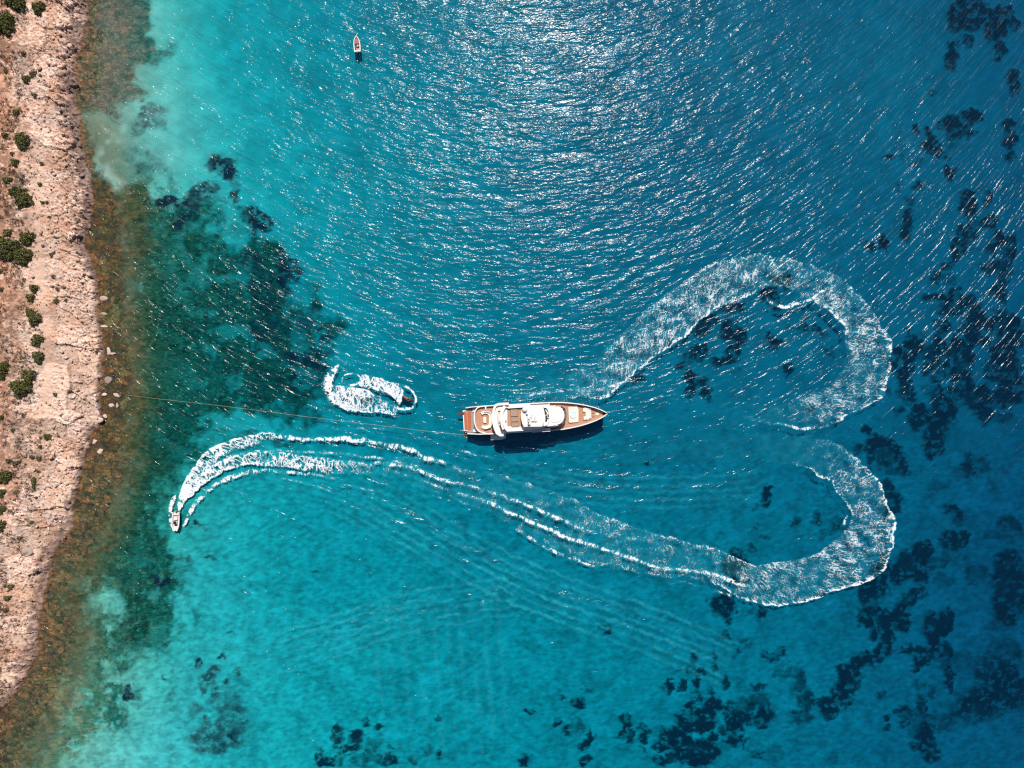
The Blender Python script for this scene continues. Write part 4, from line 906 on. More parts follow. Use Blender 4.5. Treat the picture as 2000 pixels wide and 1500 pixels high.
for i, (pts_, offs, dn, wd_) in enumerate(RIP):
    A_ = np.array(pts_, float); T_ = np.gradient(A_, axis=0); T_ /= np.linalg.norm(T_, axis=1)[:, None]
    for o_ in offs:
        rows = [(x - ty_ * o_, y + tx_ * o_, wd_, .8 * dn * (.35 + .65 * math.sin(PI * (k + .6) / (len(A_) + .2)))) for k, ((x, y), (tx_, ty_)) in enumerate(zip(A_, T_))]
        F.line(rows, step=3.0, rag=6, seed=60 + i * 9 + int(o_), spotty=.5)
rip = F.build('painted_ripple_lines', M['ripple'])
tag(rip, 'painted pale bands of wave light fanning over the calm turquoise water', 'ripple lines', kind='stuff')

# ------------------------------------------------------------------ mesh helpers for made things
def bm_obj(name, bm, mat, parent=None, smooth=False, mats=None):
    bmesh.ops.recalc_face_normals(bm, faces=bm.faces)
    me = bpy.data.meshes.new(name)
    bm.to_mesh(me); bm.free()
    if smooth: set_smooth(me)
    o = link(name, me, mat, parent)
    if mats:
        for x in mats: me.materials.append(x)
    return o

def prism(bm, pts, z0, z1, inset=0.0, taper=1.0):
    """closed outline (x,y) extruded z0..z1; optional top inset toward centroid"""
    cx = sum(p[0] for p in pts) / len(pts); cy = sum(p[1] for p in pts) / len(pts)
    lo = [bm.verts.new((p[0], p[1], z0)) for p in pts]
    hi = [bm.verts.new((cx + (p[0] - cx) * taper, cy + (p[1] - cy) * taper, z1)) for p in pts]
    n = len(pts)
    for i in range(n):
        bm.faces.new((lo[i], lo[(i + 1) % n], hi[(i + 1) % n], hi[i]))
    bm.faces.new(hi); bm.faces.new(lo[::-1])

def rounded(pts, r=.2, n=4):
    out = []
    m = len(pts)
    for i in range(m):
        p = Vector(pts[i]); a = Vector(pts[i - 1]); b = Vector(pts[(i + 1) % m])
        da = (a - p); db = (b - p)
        ra = min(r, da.length * .45); rb = min(r, db.length * .45)
        pa = p + da.normalized() * ra; pb = p + db.normalized() * rb
        for k in range(n + 1):
            t = k / n
            out.append(tuple((1 - t) ** 2 * pa + 2 * t * (1 - t) * p + t * t * pb))
    return out

def rect(x0, y0, x1, y1):
    return [(x0, y0), (x1, y0), (x1, y1), (x0, y1)]

def box(bm, x0, y0, z0, x1, y1, z1, r=0.0):
    p = rect(x0, y0, x1, y1)
    prism(bm, rounded(p, r, 3) if r else p, z0, z1)

def ring(bm, pts, w, z0, z1, closed=True):
    """wall of width w inside an outline"""
    n = len(pts)
    inn = []
    for i in range(n):
        if closed: a = Vector(pts[i - 1]); b = Vector(pts[(i + 1) % n])
        else: a = Vector(pts[max(i - 1, 0)]); b = Vector(pts[min(i + 1, n - 1)])
        t = (b - a).normalized()
        inn.append((pts[i][0] - t.y * w, pts[i][1] + t.x * w))
    vs = []
    for p, q in zip(pts, inn):
        vs.append([bm.verts.new((p[0], p[1], z0)), bm.verts.new((p[0], p[1], z1)), bm.verts.new((q[0], q[1], z1)), bm.verts.new((q[0], q[1], z0))])
    m = n if closed else n - 1
    for i in range(m):
        a, b = vs[i], vs[(i + 1) % n]
        for k in range(4):
            bm.faces.new((a[k], b[k], b[(k + 1) % 4], a[(k + 1) % 4]))
    if not closed:
        bm.faces.new(vs[0]); bm.faces.new(vs[-1][::-1])

def tube(bm, p, q, r, n=8, r2=None):
    p = Vector(p); q = Vector(q); r2 = r if r2 is None else r2
    d = (q - p).normalized(); a = d.orthogonal().normalized(); b = d.cross(a)
    A = [bm.verts.new(p + (a * math.cos(t) + b * math.sin(t)) * r) for t in [2 * PI * k / n for k in range(n)]]
    B = [bm.verts.new(q + (a * math.cos(t) + b * math.sin(t)) * r2) for t in [2 * PI * k / n for k in range(n)]]
    for k in range(n):
        bm.faces.new((A[k], A[(k + 1) % n], B[(k + 1) % n], B[k]))
    bm.faces.new(B); bm.faces.new(A[::-1])

def ball(bm, c, r, sx=1, sy=1, sz=1, seg=14):
    m = Matrix.Translation(c) @ Matrix.Diagonal((r * sx, r * sy, r * sz, 1))
    bmesh.ops.create_uvsphere(bm, u_segments=seg, v_segments=max(6, seg // 2), radius=1, matrix=m)

def disc(cx, cy, r, n=28, sy=1.0):
    return [(cx + r * math.cos(2 * PI * k / n), cy + r * sy * math.sin(2 * PI * k / n)) for k in range(n)]

def ipl(u, tab):
    return float(np.interp(u, [t[0] for t in tab], [t[1] for t in tab]))

def hull_loft(bm, us, half, zs, draft, wl=.86, cap=.22, zin=None, keel_bow=0.0):
    """open hull: outer skin, flat cap rail and inner wall down to zin"""
    secs = []
    for u in us:
        hw = half(u); z1 = zs(u); dr = draft(u)
        c = min(cap, hw * .8)
        zi = zin(u) if zin else z1 - .6
        right = [(u, 0, -dr), (u, hw * wl * .6, -dr * .7), (u, hw * wl, -.05), (u, hw * (wl + 1) / 2 * 1.01, z1 * .5), (u, hw, z1), (u, hw - c, z1), (u, hw - c, zi)]
        left = [(p[0], -p[1], p[2]) for p in right[1:]][::-1]
        secs.append([bm.verts.new(p) for p in left + right])
    for a, b in zip(secs[:-1], secs[1:]):
        for k in range(len(a) - 1):
            bm.faces.new((a[k], a[k + 1], b[k + 1], b[k]))
    return secs

# ------------------------------------------------------------------ the yacht
YA = R(3.2)
YO = W(905, 821.5)
yacht = empty('yacht', (YO.x, YO.y, 0), YA)
tag(yacht, 'long white motor yacht with teak decks and a white hardtop', 'yacht')
def C(cx, cy, z=0.0):
    """point read off the enlarged stern-to-bow view -> yacht's own metres at height z"""
    px = 880 + cx / 6.0606; py = 750 + cy / 6.0606
    p = W(px, py, z)
    dx, dy = p.x - YO.x, p.y - YO.y
    return (dx * math.cos(YA) + dy * math.sin(YA), -dx * math.sin(YA) + dy * math.cos(YA))
HB = [(0.9, 3.35), (2, 3.5), (4, 3.6), (10, 3.62), (16, 3.62), (22, 3.6), (25, 3.45), (27, 3.2), (29, 2.85), (31, 2.38), (33, 1.75), (34.5, 1.1), (35.6, .45), (36.0, .16)]
half = lambda u: ipl(u, HB)
ZS = [(0.9, 1.5), (2.2, 1.9), (4, 3.0), (20, 3.25), (24, 3.9), (30, 4.3), (36, 4.9)]
zs = lambda u: ipl(u, ZS)
us = [.9, 1.5, 2.2, 3, 4, 6, 8, 10, 12, 14, 16, 18, 20, 22, 23.5, 25, 26, 27, 28, 29, 30, 31, 32, 33, 33.8, 34.5, 35.1, 35.6, 36.0]
ZD = [(0.9, .55), (2.6, .55), (2.7, .6), (3.5, 2.1), (21, 2.2), (24, 2.9), (36, 3.5)]
bm = bmesh.new()
sc_ = hull_loft(bm, us, half, zs, lambda u: ipl(u, [(0, 1.0), (6, 1.9), (28, 1.9), (34, .9), (36, -.6)]), wl=.88, cap=.26, zin=lambda u: ipl(u, ZD) - .1)
bm.faces.new(sc_[0]); bm.faces.new(sc_[-1][::-1])
bm_obj('hull', bm, M['white'], yacht, smooth=False)
# low cockpit floor behind the main deck and dark stair recess
bm = bmesh.new(); box(bm, .95, -3.05, .2, 4.4, 3.05, .52)
bm_obj('cockpit_floor', bm, M['grey'], yacht)
# swim platform
sp_o = bm_obj('swim_platform', (lambda b: (prism(b, rounded([C(145, 312), C(250, 312), C(250, 556), C(158, 556)][::-1], .15, 3), .1, .48), b)[1])(bmesh.new()), M['white'], yacht)
bm = bmesh.new(); prism(bm, [C(158, 322), C(196, 322), C(202, 546), C(168, 546)][::-1], .482, .50); prism(bm, [C(200, 322), C(246, 322), C(246, 546), C(206, 546)][::-1], .482, .53)
bm_obj('platform_decking', bm, M['teak_var'], sp_o)
bm = bmesh.new()
g0 = C(160, 350, .6); g1 = C(82, 352, .6)
box(bm, g1[0], g1[1] - .28, .55, g0[0], g1[1] + .28, .62)
tube(bm, (g1[0], g1[1] + .28, .62), (g0[0], g1[1] + .28, .62), .04); tube(bm, (g1[0], g1[1] - .28, .62), (g0[0], g1[1] - .28, .62), .04)
bm_obj('gangway', bm, M['wood_dark'], yacht)
# aft stairs either side (white steps in the dark recess)
for s in (1, -1):
    bm = bmesh.new()
    for k in range(5):
        box(bm, 2.4 + .28 * k, s * 2.55 - .45, .5, 2.68 + .28 * k, s * 2.55 + .45, .75 + .28 * k)
    bm_obj('stairs', bm, M['white2'], yacht)
bm = bmesh.new(); box(bm, 2.5, -1.9, .45, 2.9, 1.9, 1.25, .1)
bm_obj('transom_locker', bm, M['grey'], yacht)
# main deck: rounded stern outline and bulwark
def hull_edge(u0, u1, s, off, n=14):
    return [(u0 + (u1 - u0) * k / n, s * (half(u0 + (u1 - u0) * k / n) - off)) for k in range(n + 1)]
stern = [C(400, 572, 3), C(345, 556, 3), C(312, 520, 3), C(295, 470, 3), C(288, 420, 3), C(288, 370, 3), C(296, 325, 3), C(318, 290, 3), C(350, 274, 3)]
md = hull_edge(22, 6.6, -1, .24) + [stern[k] for k in range(9)] + hull_edge(6.6, 22, 1, .24)
bm = bmesh.new(); prism(bm, md[::-1], 1.95, 2.2)
bm_obj('main_deck', bm, M['teak'], yacht)
bm = bmesh.new()
ring(bm, [(C(560, 578, 3)[0], -3.36), (6.2, -3.36)] + stern + [(5.6, 3.3), (6.4, 3.3)], .3, 1.0, 3.05, closed=False)
bm_obj('stern_bulwark', bm, M['white'], yacht)
bm = bmesh.new()
a = C(412, 262, 2.8); b_ = C(425, 305, 2.8)
box(bm, a[0] - .12, b_[1], 2.2, b_[0], a[1], 3.0, .05)
bm_obj('deck_gate', bm, M['white'], yacht)
# C-shaped sofa and table
def strip_poly(pts, w):
    L_, R_ = [], []
    n = len(pts)
    for i in range(n):
        a = Vector(pts[max(i - 1, 0)]); b = Vector(pts[min(i + 1, n - 1)])
        t = (b - a).normalized()
        L_.append((pts[i][0] - t.y * w / 2, pts[i][1] + t.x * w / 2)); R_.append((pts[i][0] + t.y * w / 2, pts[i][1] - t.x * w / 2))
    return L_ + R_[::-1]
sofa_l = [C(362, 352, 2.7), C(385, 338, 2.7), C(420, 333, 2.7), (C(455, 345, 2.7)), C(470, 375, 2.7), C(473, 425, 2.7), C(470, 475, 2.7), C(455, 502, 2.7), C(420, 512, 2.7), C(385, 510, 2.7), C(368, 503, 2.7)]
bm = bmesh.new(); prism(bm, strip_poly(sofa_l, .78), 2.2, 2.68)
sofa = bm_obj('sofa', bm, M['white2'], yacht)
bm = bmesh.new()
back_l = [C(395, 324, 2.8), C(430, 322, 2.8), C(470, 336, 2.8), C(486, 372, 2.8), C(489, 425, 2.8), C(485, 480, 2.8), C(470, 512, 2.8), C(430, 526, 2.8), C(395, 528, 2.8)]
prism(bm, strip_poly(back_l, .24), 2.4, 3.05)
bm_obj('backrest', bm, M['white'], sofa)
t_c = C(405, 425, 2.8)
bm = bmesh.new(); prism(bm, rounded(rect(t_c[0] - .34, t_c[1] - .78, t_c[0] + .34, t_c[1] + .78), .3, 5), 2.68, 2.74)
tube(bm, (t_c[0], t_c[1], 2.2), (t_c[0], t_c[1], 2.68), .12)
bm_obj('deck_table', bm, M['yellow'] if False else simple('ivory_table', (.78, .74, .58), .4), yacht)
# saloon under the upper deck
bm = bmesh.new(); prism(bm, rect(11.0, -2.7, 23.4, 2.7), 2.15, 4.72)
bm_obj('saloon', bm, M['white'], yacht)
bm = bmesh.new(); box(bm, 10.96, -2.2, 2.3, 11.0, 2.2, 4.4)
bm_obj('saloon_door', bm, M['glass'], yacht)
for s in (1, -1):
    bm = bmesh.new(); box(bm, 11.6, s * 2.7 - .03, 3.2, 23.0, s * 2.7 + .03, 4.3)
    bm_obj('side_window', bm, M['glass'], yacht)
# upper deck slab with curved aft edge
ua = [C(562, 572, 5.3), C(540, 520, 5.3), C(524, 460, 5.3), C(518, 400, 5.3), C(522, 340, 5.3), C(534, 285, 5.3), C(545, 262, 5.3)]
uf = C(1175, 300, 5)[0]
up = [(uf, -3.38), (22, -3.5), (ua[0][0] + .6, -3.5)] + ua + [(ua[-1][0] + .6, 3.5), (22, 3.5), (uf, 3.38)]
bm = bmesh.new(); prism(bm, up[::-1], 4.72, 5.0)
bm_obj('upper_deck', bm, M['white'], yacht)
bm = bmesh.new(); ring(bm, [(C(625, 560, 5.6)[0], -3.5)] + [(ua[0][0] + .6, -3.5)] + ua + [(ua[-1][0] + .6, 3.5), (C(690, 260, 5.6)[0], 3.5)], .62, 5.0, 5.75, closed=False)
bm_obj('upper_bulwark', bm, M['white'], yacht)
bm = bmesh.new(); prism(bm, [(ua[0][0] + .7, -2.8), (ua[3][0] + .66, -.8), (ua[3][0] + .66, .8), (ua[6][0] + .6, 2.8), (16.2, 2.8), (16.2, -2.8)][::-1], 5.004, 5.03)
bm_obj('upper_decking', bm, simple('pink_teak', (.62, .42, .33), .7), yacht)
bm = bmesh.new(); p1 = C(560, 350, 5.4); p2 = C(592, 455, 5.4); box(bm, p1[0], p2[1], 5.03, p2[0] - .1, p1[1] + .0, 5.45, .08)
bm_obj('bench', bm, M['white2'], yacht)
bm = bmesh.new(); p1 = C(572, 475, 5.4); p2 = C(600, 490, 5.4); box(bm, p1[0], p2[1], 5.03, p2[0], p1[1], 5.55, .05)
bm_obj('bar_cabinet', bm, M['white'], yacht)
bm = bmesh.new(); p1 = C(560, 285, 5.4); p2 = C(625, 315, 5.4); box(bm, p1[0], p2[1], 5.03, p2[0], p1[1], 5.5, .05)
bm_obj('bar_cabinet', bm, M['white2'], yacht)
for s in (1, -1):
    bm = bmesh.new(); box(bm, 17, s * 3.5 - .10, 5.0, uf - .2, s * 3.5 + .0, 5.5)
    bm_obj('side_rail', bm, M['white'], yacht)
# skylounge / wheelhouse block
sa = [C(650, 528, 7.4), C(632, 480, 7.4), C(624, 430, 7.4), C(622, 380, 7.4), C(628, 330, 7.4), C(645, 292, 7.4), C(660, 276, 7.4)]
nose = [C(1165, 262, 7), C(1290, 268, 7), C(1322, 290, 7), C(1342, 330, 7), C(1348, 370, 7), C(1342, 410, 7), C(1325, 445, 7), C(1295, 470, 7), C(1240, 488, 7), C(1165, 500, 7)]
cmy = [(x, y) for x, y in nose]
wide = [(x, y) for x, y in sa] + [(sa[-1][0] + .4, 2.72), (18, 2.78)] + nose + [(18, -2.74), (sa[0][0] + .4, -2.68)]
bm = bmesh.new()
low_wh = [(C(760, 380, 6)[0], 2.5), (20, 2.55), (nose[1][0] - .2, 2.35), (nose[3][0] + .3, 1.2), (nose[4][0] + .35, .1), (nose[5][0] + .3, -1.0), (nose[7][0] - .1, -2.25), (20, -2.5), (C(760, 380, 6)[0], -2.5)]
prism(bm, [(x - .5 if x > 22 else x, y * .97) for x, y in low_wh], 5.0, 6.98)
prism(bm, [(uf - 1.5, 2.66), (nose[2][0], 2.3), (nose[3][0] + .2, 1.3), (nose[4][0] + .3, .1), (nose[5][0] + .2, -1.1), (nose[7][0] + .0, -2.3), (uf - 1.5, -2.66)], 2.6, 5.0)
bm_obj('wheelhouse', bm, M['white'], yacht)
# raked windscreen band in front of the roof
bm = bmesh.new()
outer = [C(1322, 262, 5.9), C(1352, 285, 5.9), C(1369, 323, 5.9), C(1375, 370, 5.9), C(1370, 414, 5.9), C(1352, 454, 5.9), C(1322, 482, 5.9)]
inner = [C(1300, 275, 6.9), C(1325, 296, 6.9), C(1342, 330, 6.9), C(1347, 370, 6.9), C(1342, 408, 6.9), C(1325, 442, 6.9), C(1300, 466, 6.9)]
vo_ = [bm.verts.new((p[0], p[1], 5.5)) for p in outer]; vi_ = [bm.verts.new((p[0], p[1], 6.95)) for p in inner]; vb_ = [bm.verts.new((p[0] - .4, p[1] * .97, 5.5)) for p in outer]
for k in range(6):
    bm.faces.new((vo_[k], vo_[k + 1], vi_[k + 1], vi_[k])); bm.faces.new((vb_[k], vb_[k + 1], vi_[k + 1], vi_[k])); bm.faces.new((vb_[k], vb_[k + 1], vo_[k + 1], vo_[k]))
bm_obj('windscreen', bm, M['glass'], yacht)
for s in (1, -1):
    bm = bmesh.new(); box(bm, 19.5, s * 2.56 - .03, 5.7, nose[1][0] - .6, s * 2.56 + .03, 6.6)
    bm_obj('side_window', bm, M['glass'], yacht)
# sun deck (roof of the wheelhouse block)
bm = bmesh.new(); prism(bm, wide, 6.98, 7.2)
bm_obj('sun_deck', bm, M['white'], yacht)
bm = bmesh.new(); ring(bm, [(C(860, 520, 7.8)[0], -2.7), (sa[0][0] + .4, -2.68)] + sa + [(sa[-1][0] + .4, 2.72), (C(860, 265, 7.8)[0], 2.75)], .2, 7.2, 8.0, closed=False)
ring(bm, sa, .78, 7.2, 7.62, closed=False)
bm_obj('sun_deck_bulwark', bm, M['white'], yacht)
bm = bmesh.new(); prism(bm, [C(672, 500, 7.3), C(672, 290, 7.3), C(900, 282, 7.3), C(900, 505, 7.3)], 7.204, 7.23)
bm_obj('sun_deck_decking', bm, M['teak'], yacht)
bm = bmesh.new(); p = C(655, 435, 7.7); ball(bm, (p[0], p[1], 7.72), .16); tube(bm, (p[0], p[1], 7.6), (p[0], p[1], 8.1), .05)
bm_obj('stern_light', bm, M['grey'], yacht)
# hardtop on posts
ha = [C(868, 508, 9.4), C(848, 470, 9.4), C(837, 420, 9.4), C(833, 370, 9.4), C(838, 325, 9.4), C(850, 290, 9.4), C(866, 268, 9.4)]
hf = [C(1085, 262, 9.4), C(1100, 285, 9.4), C(1112, 330, 9.4), C(1116, 380, 9.4), C(1110, 430, 9.4), C(1096, 480, 9.4), C(1080, 505, 9.4)]
bm = bmesh.new(); prism(bm, ha + hf, 9.2, 9.36); prism(bm, [(lerp(18.5, x, .9), y * .9) for x, y in ha + hf], 9.36, 9.44)
hard = bm_obj('hardtop', bm, M['white'], yacht)
for (cx, cy) in ((880, 285), (880, 490), (1075, 285), (1075, 485)):
    bm = bmesh.new(); p = C(cx, cy, 8.2); box(bm, p[0] - .3, p[1] - .09, 7.2, p[0] + .3, p[1] + .09, 9.2)
    bm_obj('post', bm, M['white'], hard)
# forward helm well between hardtop and wheelhouse roof
bm = bmesh.new(); ring(bm, [C(1085, 500, 7.9), C(1150, 490, 7.9), C(1166, 440, 7.9), C(1170, 380, 7.9), C(1163, 320, 7.9), C(1140, 280, 7.9), C(1085, 270, 7.9)], .12, 7.2, 7.9, closed=False)
bm_obj('helm_screen', bm, M['white'], yacht)
bm = bmesh.new()
p = C(1155, 375, 7.7); box(bm, p[0] - .2, p[1] - .55, 7.2, p[0] + .35, p[1] + .55, 7.75, .08)
hc = bm_obj('helm_console', bm, M['white'], yacht)
bm = bmesh.new(); box(bm, p[0] - .1, p[1] - .35, 7.753, p[0] + .2, p[1] + .35, 7.8); bm_obj('instrument_panel', bm, M['glass'], hc)
bm = bmesh.new(); prism(bm, strip_poly([C(1104, 303, 7.6), C(1120, 330, 7.6), C(1132, 355, 7.6)], .5), 7.2, 7.5); prism(bm, strip_poly([C(1134, 372, 7.6), C(1136, 405, 7.6), C(1132, 440, 7.6)], .45), 7.2, 7.5)
bm_obj('helm_seat', bm, M['black'], yacht)
bm = bmesh.new(); prism(bm, rounded([C(1195, 285, 7.4), C(1300, 292, 7.4), C(1325, 370, 7.4), C(1300, 448, 7.4), C(1195, 468, 7.4)], .5, 4), 7.2, 7.32, taper=.94)
bm_obj('forward_roof', bm, M['white'], yacht)
# mast, radar and domes
p = C(925, 405, 9.9)
bm = bmesh.new(); box(bm, p[0] - .2, p[1] - .9, 9.44, p[0] + .25, p[1] + .9, 10.0, .1); box(bm, p[0] - .1, p[1] - .15, 10.0, p[0] + .2, p[1] + .15, 11.6, .05)
box(bm, p[0] - .15, p[1] - .8, 11.2, p[0] + .05, p[1] + .8, 11.3)
mast = bm_obj('mast', bm, M['white'], yacht)
for k, (cx, cy, rr) in enumerate(((880, 302, .62), (930, 470, .36), (905, 350, .3))):
    bm = bmesh.new(); q = C(cx, cy, 9.9); ball(bm, (q[0], q[1], 9.95), rr, 1, 1, .9, 20); tube(bm, (q[0], q[1], 9.4), (q[0], q[1], 9.8), rr * .55, 12)
    bm_obj('satellite_dome', bm, M['white'], yacht, smooth=True)
bm = bmesh.new(); q = C(975, 440, 9.6)
box(bm, q[0] - .35, q[1] - .12, 9.44, q[0] + .3, q[1] + .1, 9.75); tube(bm, (q[0] + .2, q[1], 9.7), (q[0] + 1.1, q[1] - .1, 9.75), .05)
bm_obj('searchlight', bm, M['grey'], yacht)
for (cx, cy, h) in ((965, 372, 1.3), (1000, 392, 1.0), (945, 390, 2.0), (1010, 442, .6)):
    bm = bmesh.new(); q = C(cx, cy, 10); tube(bm, (q[0], q[1], 9.4), (q[0], q[1], 9.4 + h), .045, 6); ball(bm, (q[0], q[1], 9.4 + h), .1, seg=8)
    bm_obj('antenna', bm, M['grey'], yacht)
# fore deck
bm = bmesh.new()
fd = [(u, half(u) - .24) for u in (22, 23.5, 25, 26, 27, 28, 29, 30, 31, 32, 33, 33.8, 34.5, 35.1)]
vt = [bm.verts.new((u, w, ipl(u, [(22, 2.85), (36, 3.45)]))) for u, w in fd]; vb = [bm.verts.new((u, -w, ipl(u, [(22, 2.85), (36, 3.45)]))) for u, w in fd]
for k in range(len(fd) - 1):
    bm.faces.new((vb[k], vb[k + 1], vt[k + 1], vt[k]))
bm_obj('fore_deck', bm, M['teak'], yacht)
bm = bmesh.new(); prism(bm, rounded([C(1393, 272, 3.5), C(1500, 265, 3.5), C(1515, 300, 3.5), C(1515, 440, 3.5), C(1500, 452, 3.5), C(1400, 458, 3.5)], .25, 4), 2.9, 3.52)
pad = bm_obj('sun_pad', bm, M['white2'], yacht)
q = C(1452, 362, 3.6)
bm = bmesh.new(); ring(bm, disc(q[0], q[1], .85), .14, 3.5, 3.72)
pool = bm_obj('whirlpool_tub', bm, M['white'], yacht)
bm = bmesh.new(); prism(bm, disc(q[0], q[1], .72), 3.5, 3.6); bm_obj('tub_water', bm, M['water_blue'], pool)
bm = bmesh.new(); prism(bm, [C(1565, 285, 3.5), C(1600, 278, 3.5), C(1635, 283, 3.5), C(1662, 305, 3.5), C(1665, 400, 3.5), C(1640, 420, 3.5), C(1575, 425, 3.5), C(1573, 385, 3.5), C(1598, 380, 3.5), C(1596, 332, 3.5), C(1568, 328, 3.5)], 3.0, 3.6)
bow_s = bm_obj('bow_sofa', bm, M['white2'], yacht)
bm = bmesh.new()
for cx, cy in ((1648, 295), (1650, 405), (1610, 418)):
    bm = bmesh.new(); q = C(cx, cy, 3.7); box(bm, q[0] - .16, q[1] - .16, 3.6, q[0] + .16, q[1] + .16, 3.78, .06)
    bm_obj('throw_cushion', bm, M['taupe'], bow_s)
for cx, cy in ((1692, 335), (1692, 378)):
    bm = bmesh.new(); q = C(cx, cy, 3.5); tube(bm, (q[0], q[1], 3.2), (q[0], q[1], 3.65), .2, 10); box(bm, q[0] - .1, q[1] - .3, 3.25, q[0] + .15, q[1] - .1, 3.5)
    bm_obj('windlass', bm, M['grey'], yacht)
bm = bmesh.new(); q = C(1740, 355, 3.5); box(bm, q[0] - .5, q[1] - .3, 3.2, q[0] + .3, q[1] + .3, 3.5, .05)
bm_obj('anchor_locker', bm, M['white2'], yacht)
bm = bmesh.new(); q = C(1842, 342, 4.8); tube(bm, (35.6, 0, 4.7), (36.3, 0, 4.6), .08); box(bm, 35.95, -.16, 4.2, 36.25, .16, 4.5)
bm_obj('bow_roller', bm, M['black'], yacht)
# fold-down terrace on the starboard side
bm = bmesh.new(); prism(bm, [C(474, 588, .6), C(655, 586, .6), C(655, 640, .6), C(600, 660, .6), C(474, 664, .6)][::-1], .42, .56)
bm_obj('fold_down_terrace', bm, M['white'], yacht)

# sun loungers standing on the sun deck
def lounger_at(cx, cy, first=[None]):
    q = C(cx, cy, 7.5)
    if first[0] is None:
        t = empty('sun_lounger')
        bm = bmesh.new(); box(bm, -.85, -.42, .16, .85, .42, .28, .06); bm_obj('pad', bm, M['brown_pad'], t)
        bm = bmesh.new(); ring(bm, rect(-.9, -.46, .9, .46), .06, .1, .17)
        for sx in (-.85, .79):
            for sy in (-.44, .38): box(bm, sx, sy, 0, sx + .06, sy + .06, .1)
        bm_obj('frame', bm, M['wood_dark'], t)
        first[0] = t
    else:
        s0 = first[0]; t = s0.copy(); COL.objects.link(t)
        for c in s0.children:
            k = c.copy(); COL.objects.link(k); k.parent = t
    ca, sa_ = math.cos(YA), math.sin(YA)
    t.location = (YO.x + q[0] * ca - q[1] * sa_, YO.y + q[0] * sa_ + q[1] * ca, 7.235)
    t.rotation_euler = (0, 0, YA)
    return t
for i, (cx, cy, lb) in enumerate(((752, 322, 'taupe sun lounger on the yacht sun deck nearest the shaded rail'), (752, 362, 'taupe sun lounger on the sun deck, second from the shaded rail'),
                                  (757, 424, 'taupe sun lounger on the sun deck between its two neighbours below'), (765, 484, 'taupe sun lounger on the sun deck nearest the dark hull side'))):
    tag(lounger_at(cx, cy), lb, 'sun lounger', 'sun loungers on the yacht sun deck')

# ensign at the stern quarter
q0 = W(908, 847, 1.5)
fl = empty('ensign_flag', (q0.x, q0.y, 0))
tag(fl, 'red and yellow flag hanging from a short pole at the yacht stern', 'flag')
bm = bmesh.new(); tube(bm, (.9, .75, 1.6), (-.2, -.1, 3.6), .035); bm_obj('flagpole', bm, M['steel'], fl)
def cloth(u0, u1, name, mt):
    bm = bmesh.new(); g = []
    for a in range(9):
        r_ = []
        for b in range(5):
            u = a / 8; v = u0 + (u1 - u0) * b / 4
            r_.append(bm.verts.new((-.15 + .35 * v + .55 * u - .12, -.1 - .75 * v - .1 * u + .12 * math.sin(u * 7), 3.5 - .9 * v - .25 * u + .13 * math.sin(u * 6 + v * 3))))
        g.append(r_)
    for a in range(8):
        for b in range(4):
            bm.faces.new((g[a][b], g[a + 1][b], g[a + 1][b + 1], g[a][b + 1]))
    o = bm_obj(name, bm, mt, fl, smooth=True)
    return o
cloth(0, .62, 'red_stripe', M['red']); cloth(.62, 1.0, 'yellow_stripe', M['yellow'])

# mooring line to the shore
bm = bmesh.new()
rp = [(243, 771, .55), (300, 778, .35), (400, 789, .3), (500, 801, .3), (600, 814, .35), (700, 826, .45), (800, 838, .7), (868, 846, 1.1), (915, 849, 1.7)]
Q, t = smooth_path([(a, b, c, 0) for a, b, c in rp], 8)
pts = [W(a, b, c) for a, b, c in Q[:, :3]]
for a, b in zip(pts[:-1], pts[1:]): tube(bm, a, b, .026, 6)
tag(bm_obj('mooring_rope', bm, M['rope']), 'long thin tan rope stretched from the rocks to the yacht stern', 'rope')

# ------------------------------------------------------------------ speeding tender
tp = W(345.5, 1018)
td = empty('motorboat', (tp.x, tp.y, 0.12), R(-92))
tag(td, 'small white open motorboat speeding with a long foam wake', 'motorboat')
hbT = lambda u: ipl(u, [(-2.4, .88), (-1, .98), (.6, .96), (1.4, .86), (2.0, .66), (2.35, .5)])
bm = bmesh.new()
sc_ = hull_loft(bm, [-2.4, -1.6, -.8, 0, .7, 1.2, 1.6, 2.0, 2.2, 2.35], hbT, lambda u: .62 + .06 * max(u, 0), lambda u: ipl(u, [(-2.4, .3), (1.2, .3), (2.35, -.25)]), wl=.8, cap=.2, zin=lambda u: .25)
bm.faces.new(sc_[0]); bm.faces.new(sc_[-1][::-1])
bm_obj('hull', bm, M['white'], td)
bm = bmesh.new(); prism(bm, [(-2.3, -.72), (1.3, -.7), (1.9, -.4), (1.9, .4), (1.3, .7), (-2.3, .72)], .2, .27)
bm_obj('floor', bm, M['white2'], td)
bm = bmesh.new(); prism(bm, [(1.35, -.62), (2.25, -.36), (2.25, .36), (1.35, .62)], .5, .66)
bm_obj('bow_deck', bm, M['white'], td)
bm = bmesh.new(); box(bm, -1.95, -.6, .27, -1.65, .6, .6, .05); bm_obj('stern_bench', bm, M['white2'], td)
bm = bmesh.new(); box(bm, -1.62, -.58, .275, -1.35, .62, .32); bm_obj('floor_mat', bm, M['wood_dark'], td)
bm = bmesh.new(); box(bm, -1.2, -.5, .27, -.55, .5, .7, .08); box(bm, -.62, -.5, .7, -.55, .5, .95); sh = bm_obj('helm_seat', bm, M['white2'], td)
bm = bmesh.new(); box(bm, -.1, -.42, .27, .55, .42, .95, .08); cs = bm_obj('console', bm, M['white'], td)
bm = bmesh.new(); box(bm, -.2, -.36, .952, .42, .36, .99); box(bm, .42, -.38, .955, .48, .38, 1.3); bm_obj('windscreen', bm, M['glass'], cs)
bm = bmesh.new(); box(bm, .85, -.34, .28, 1.1, .34, .36); bm_obj('bow_mat', bm, M['wood_dark'], td)
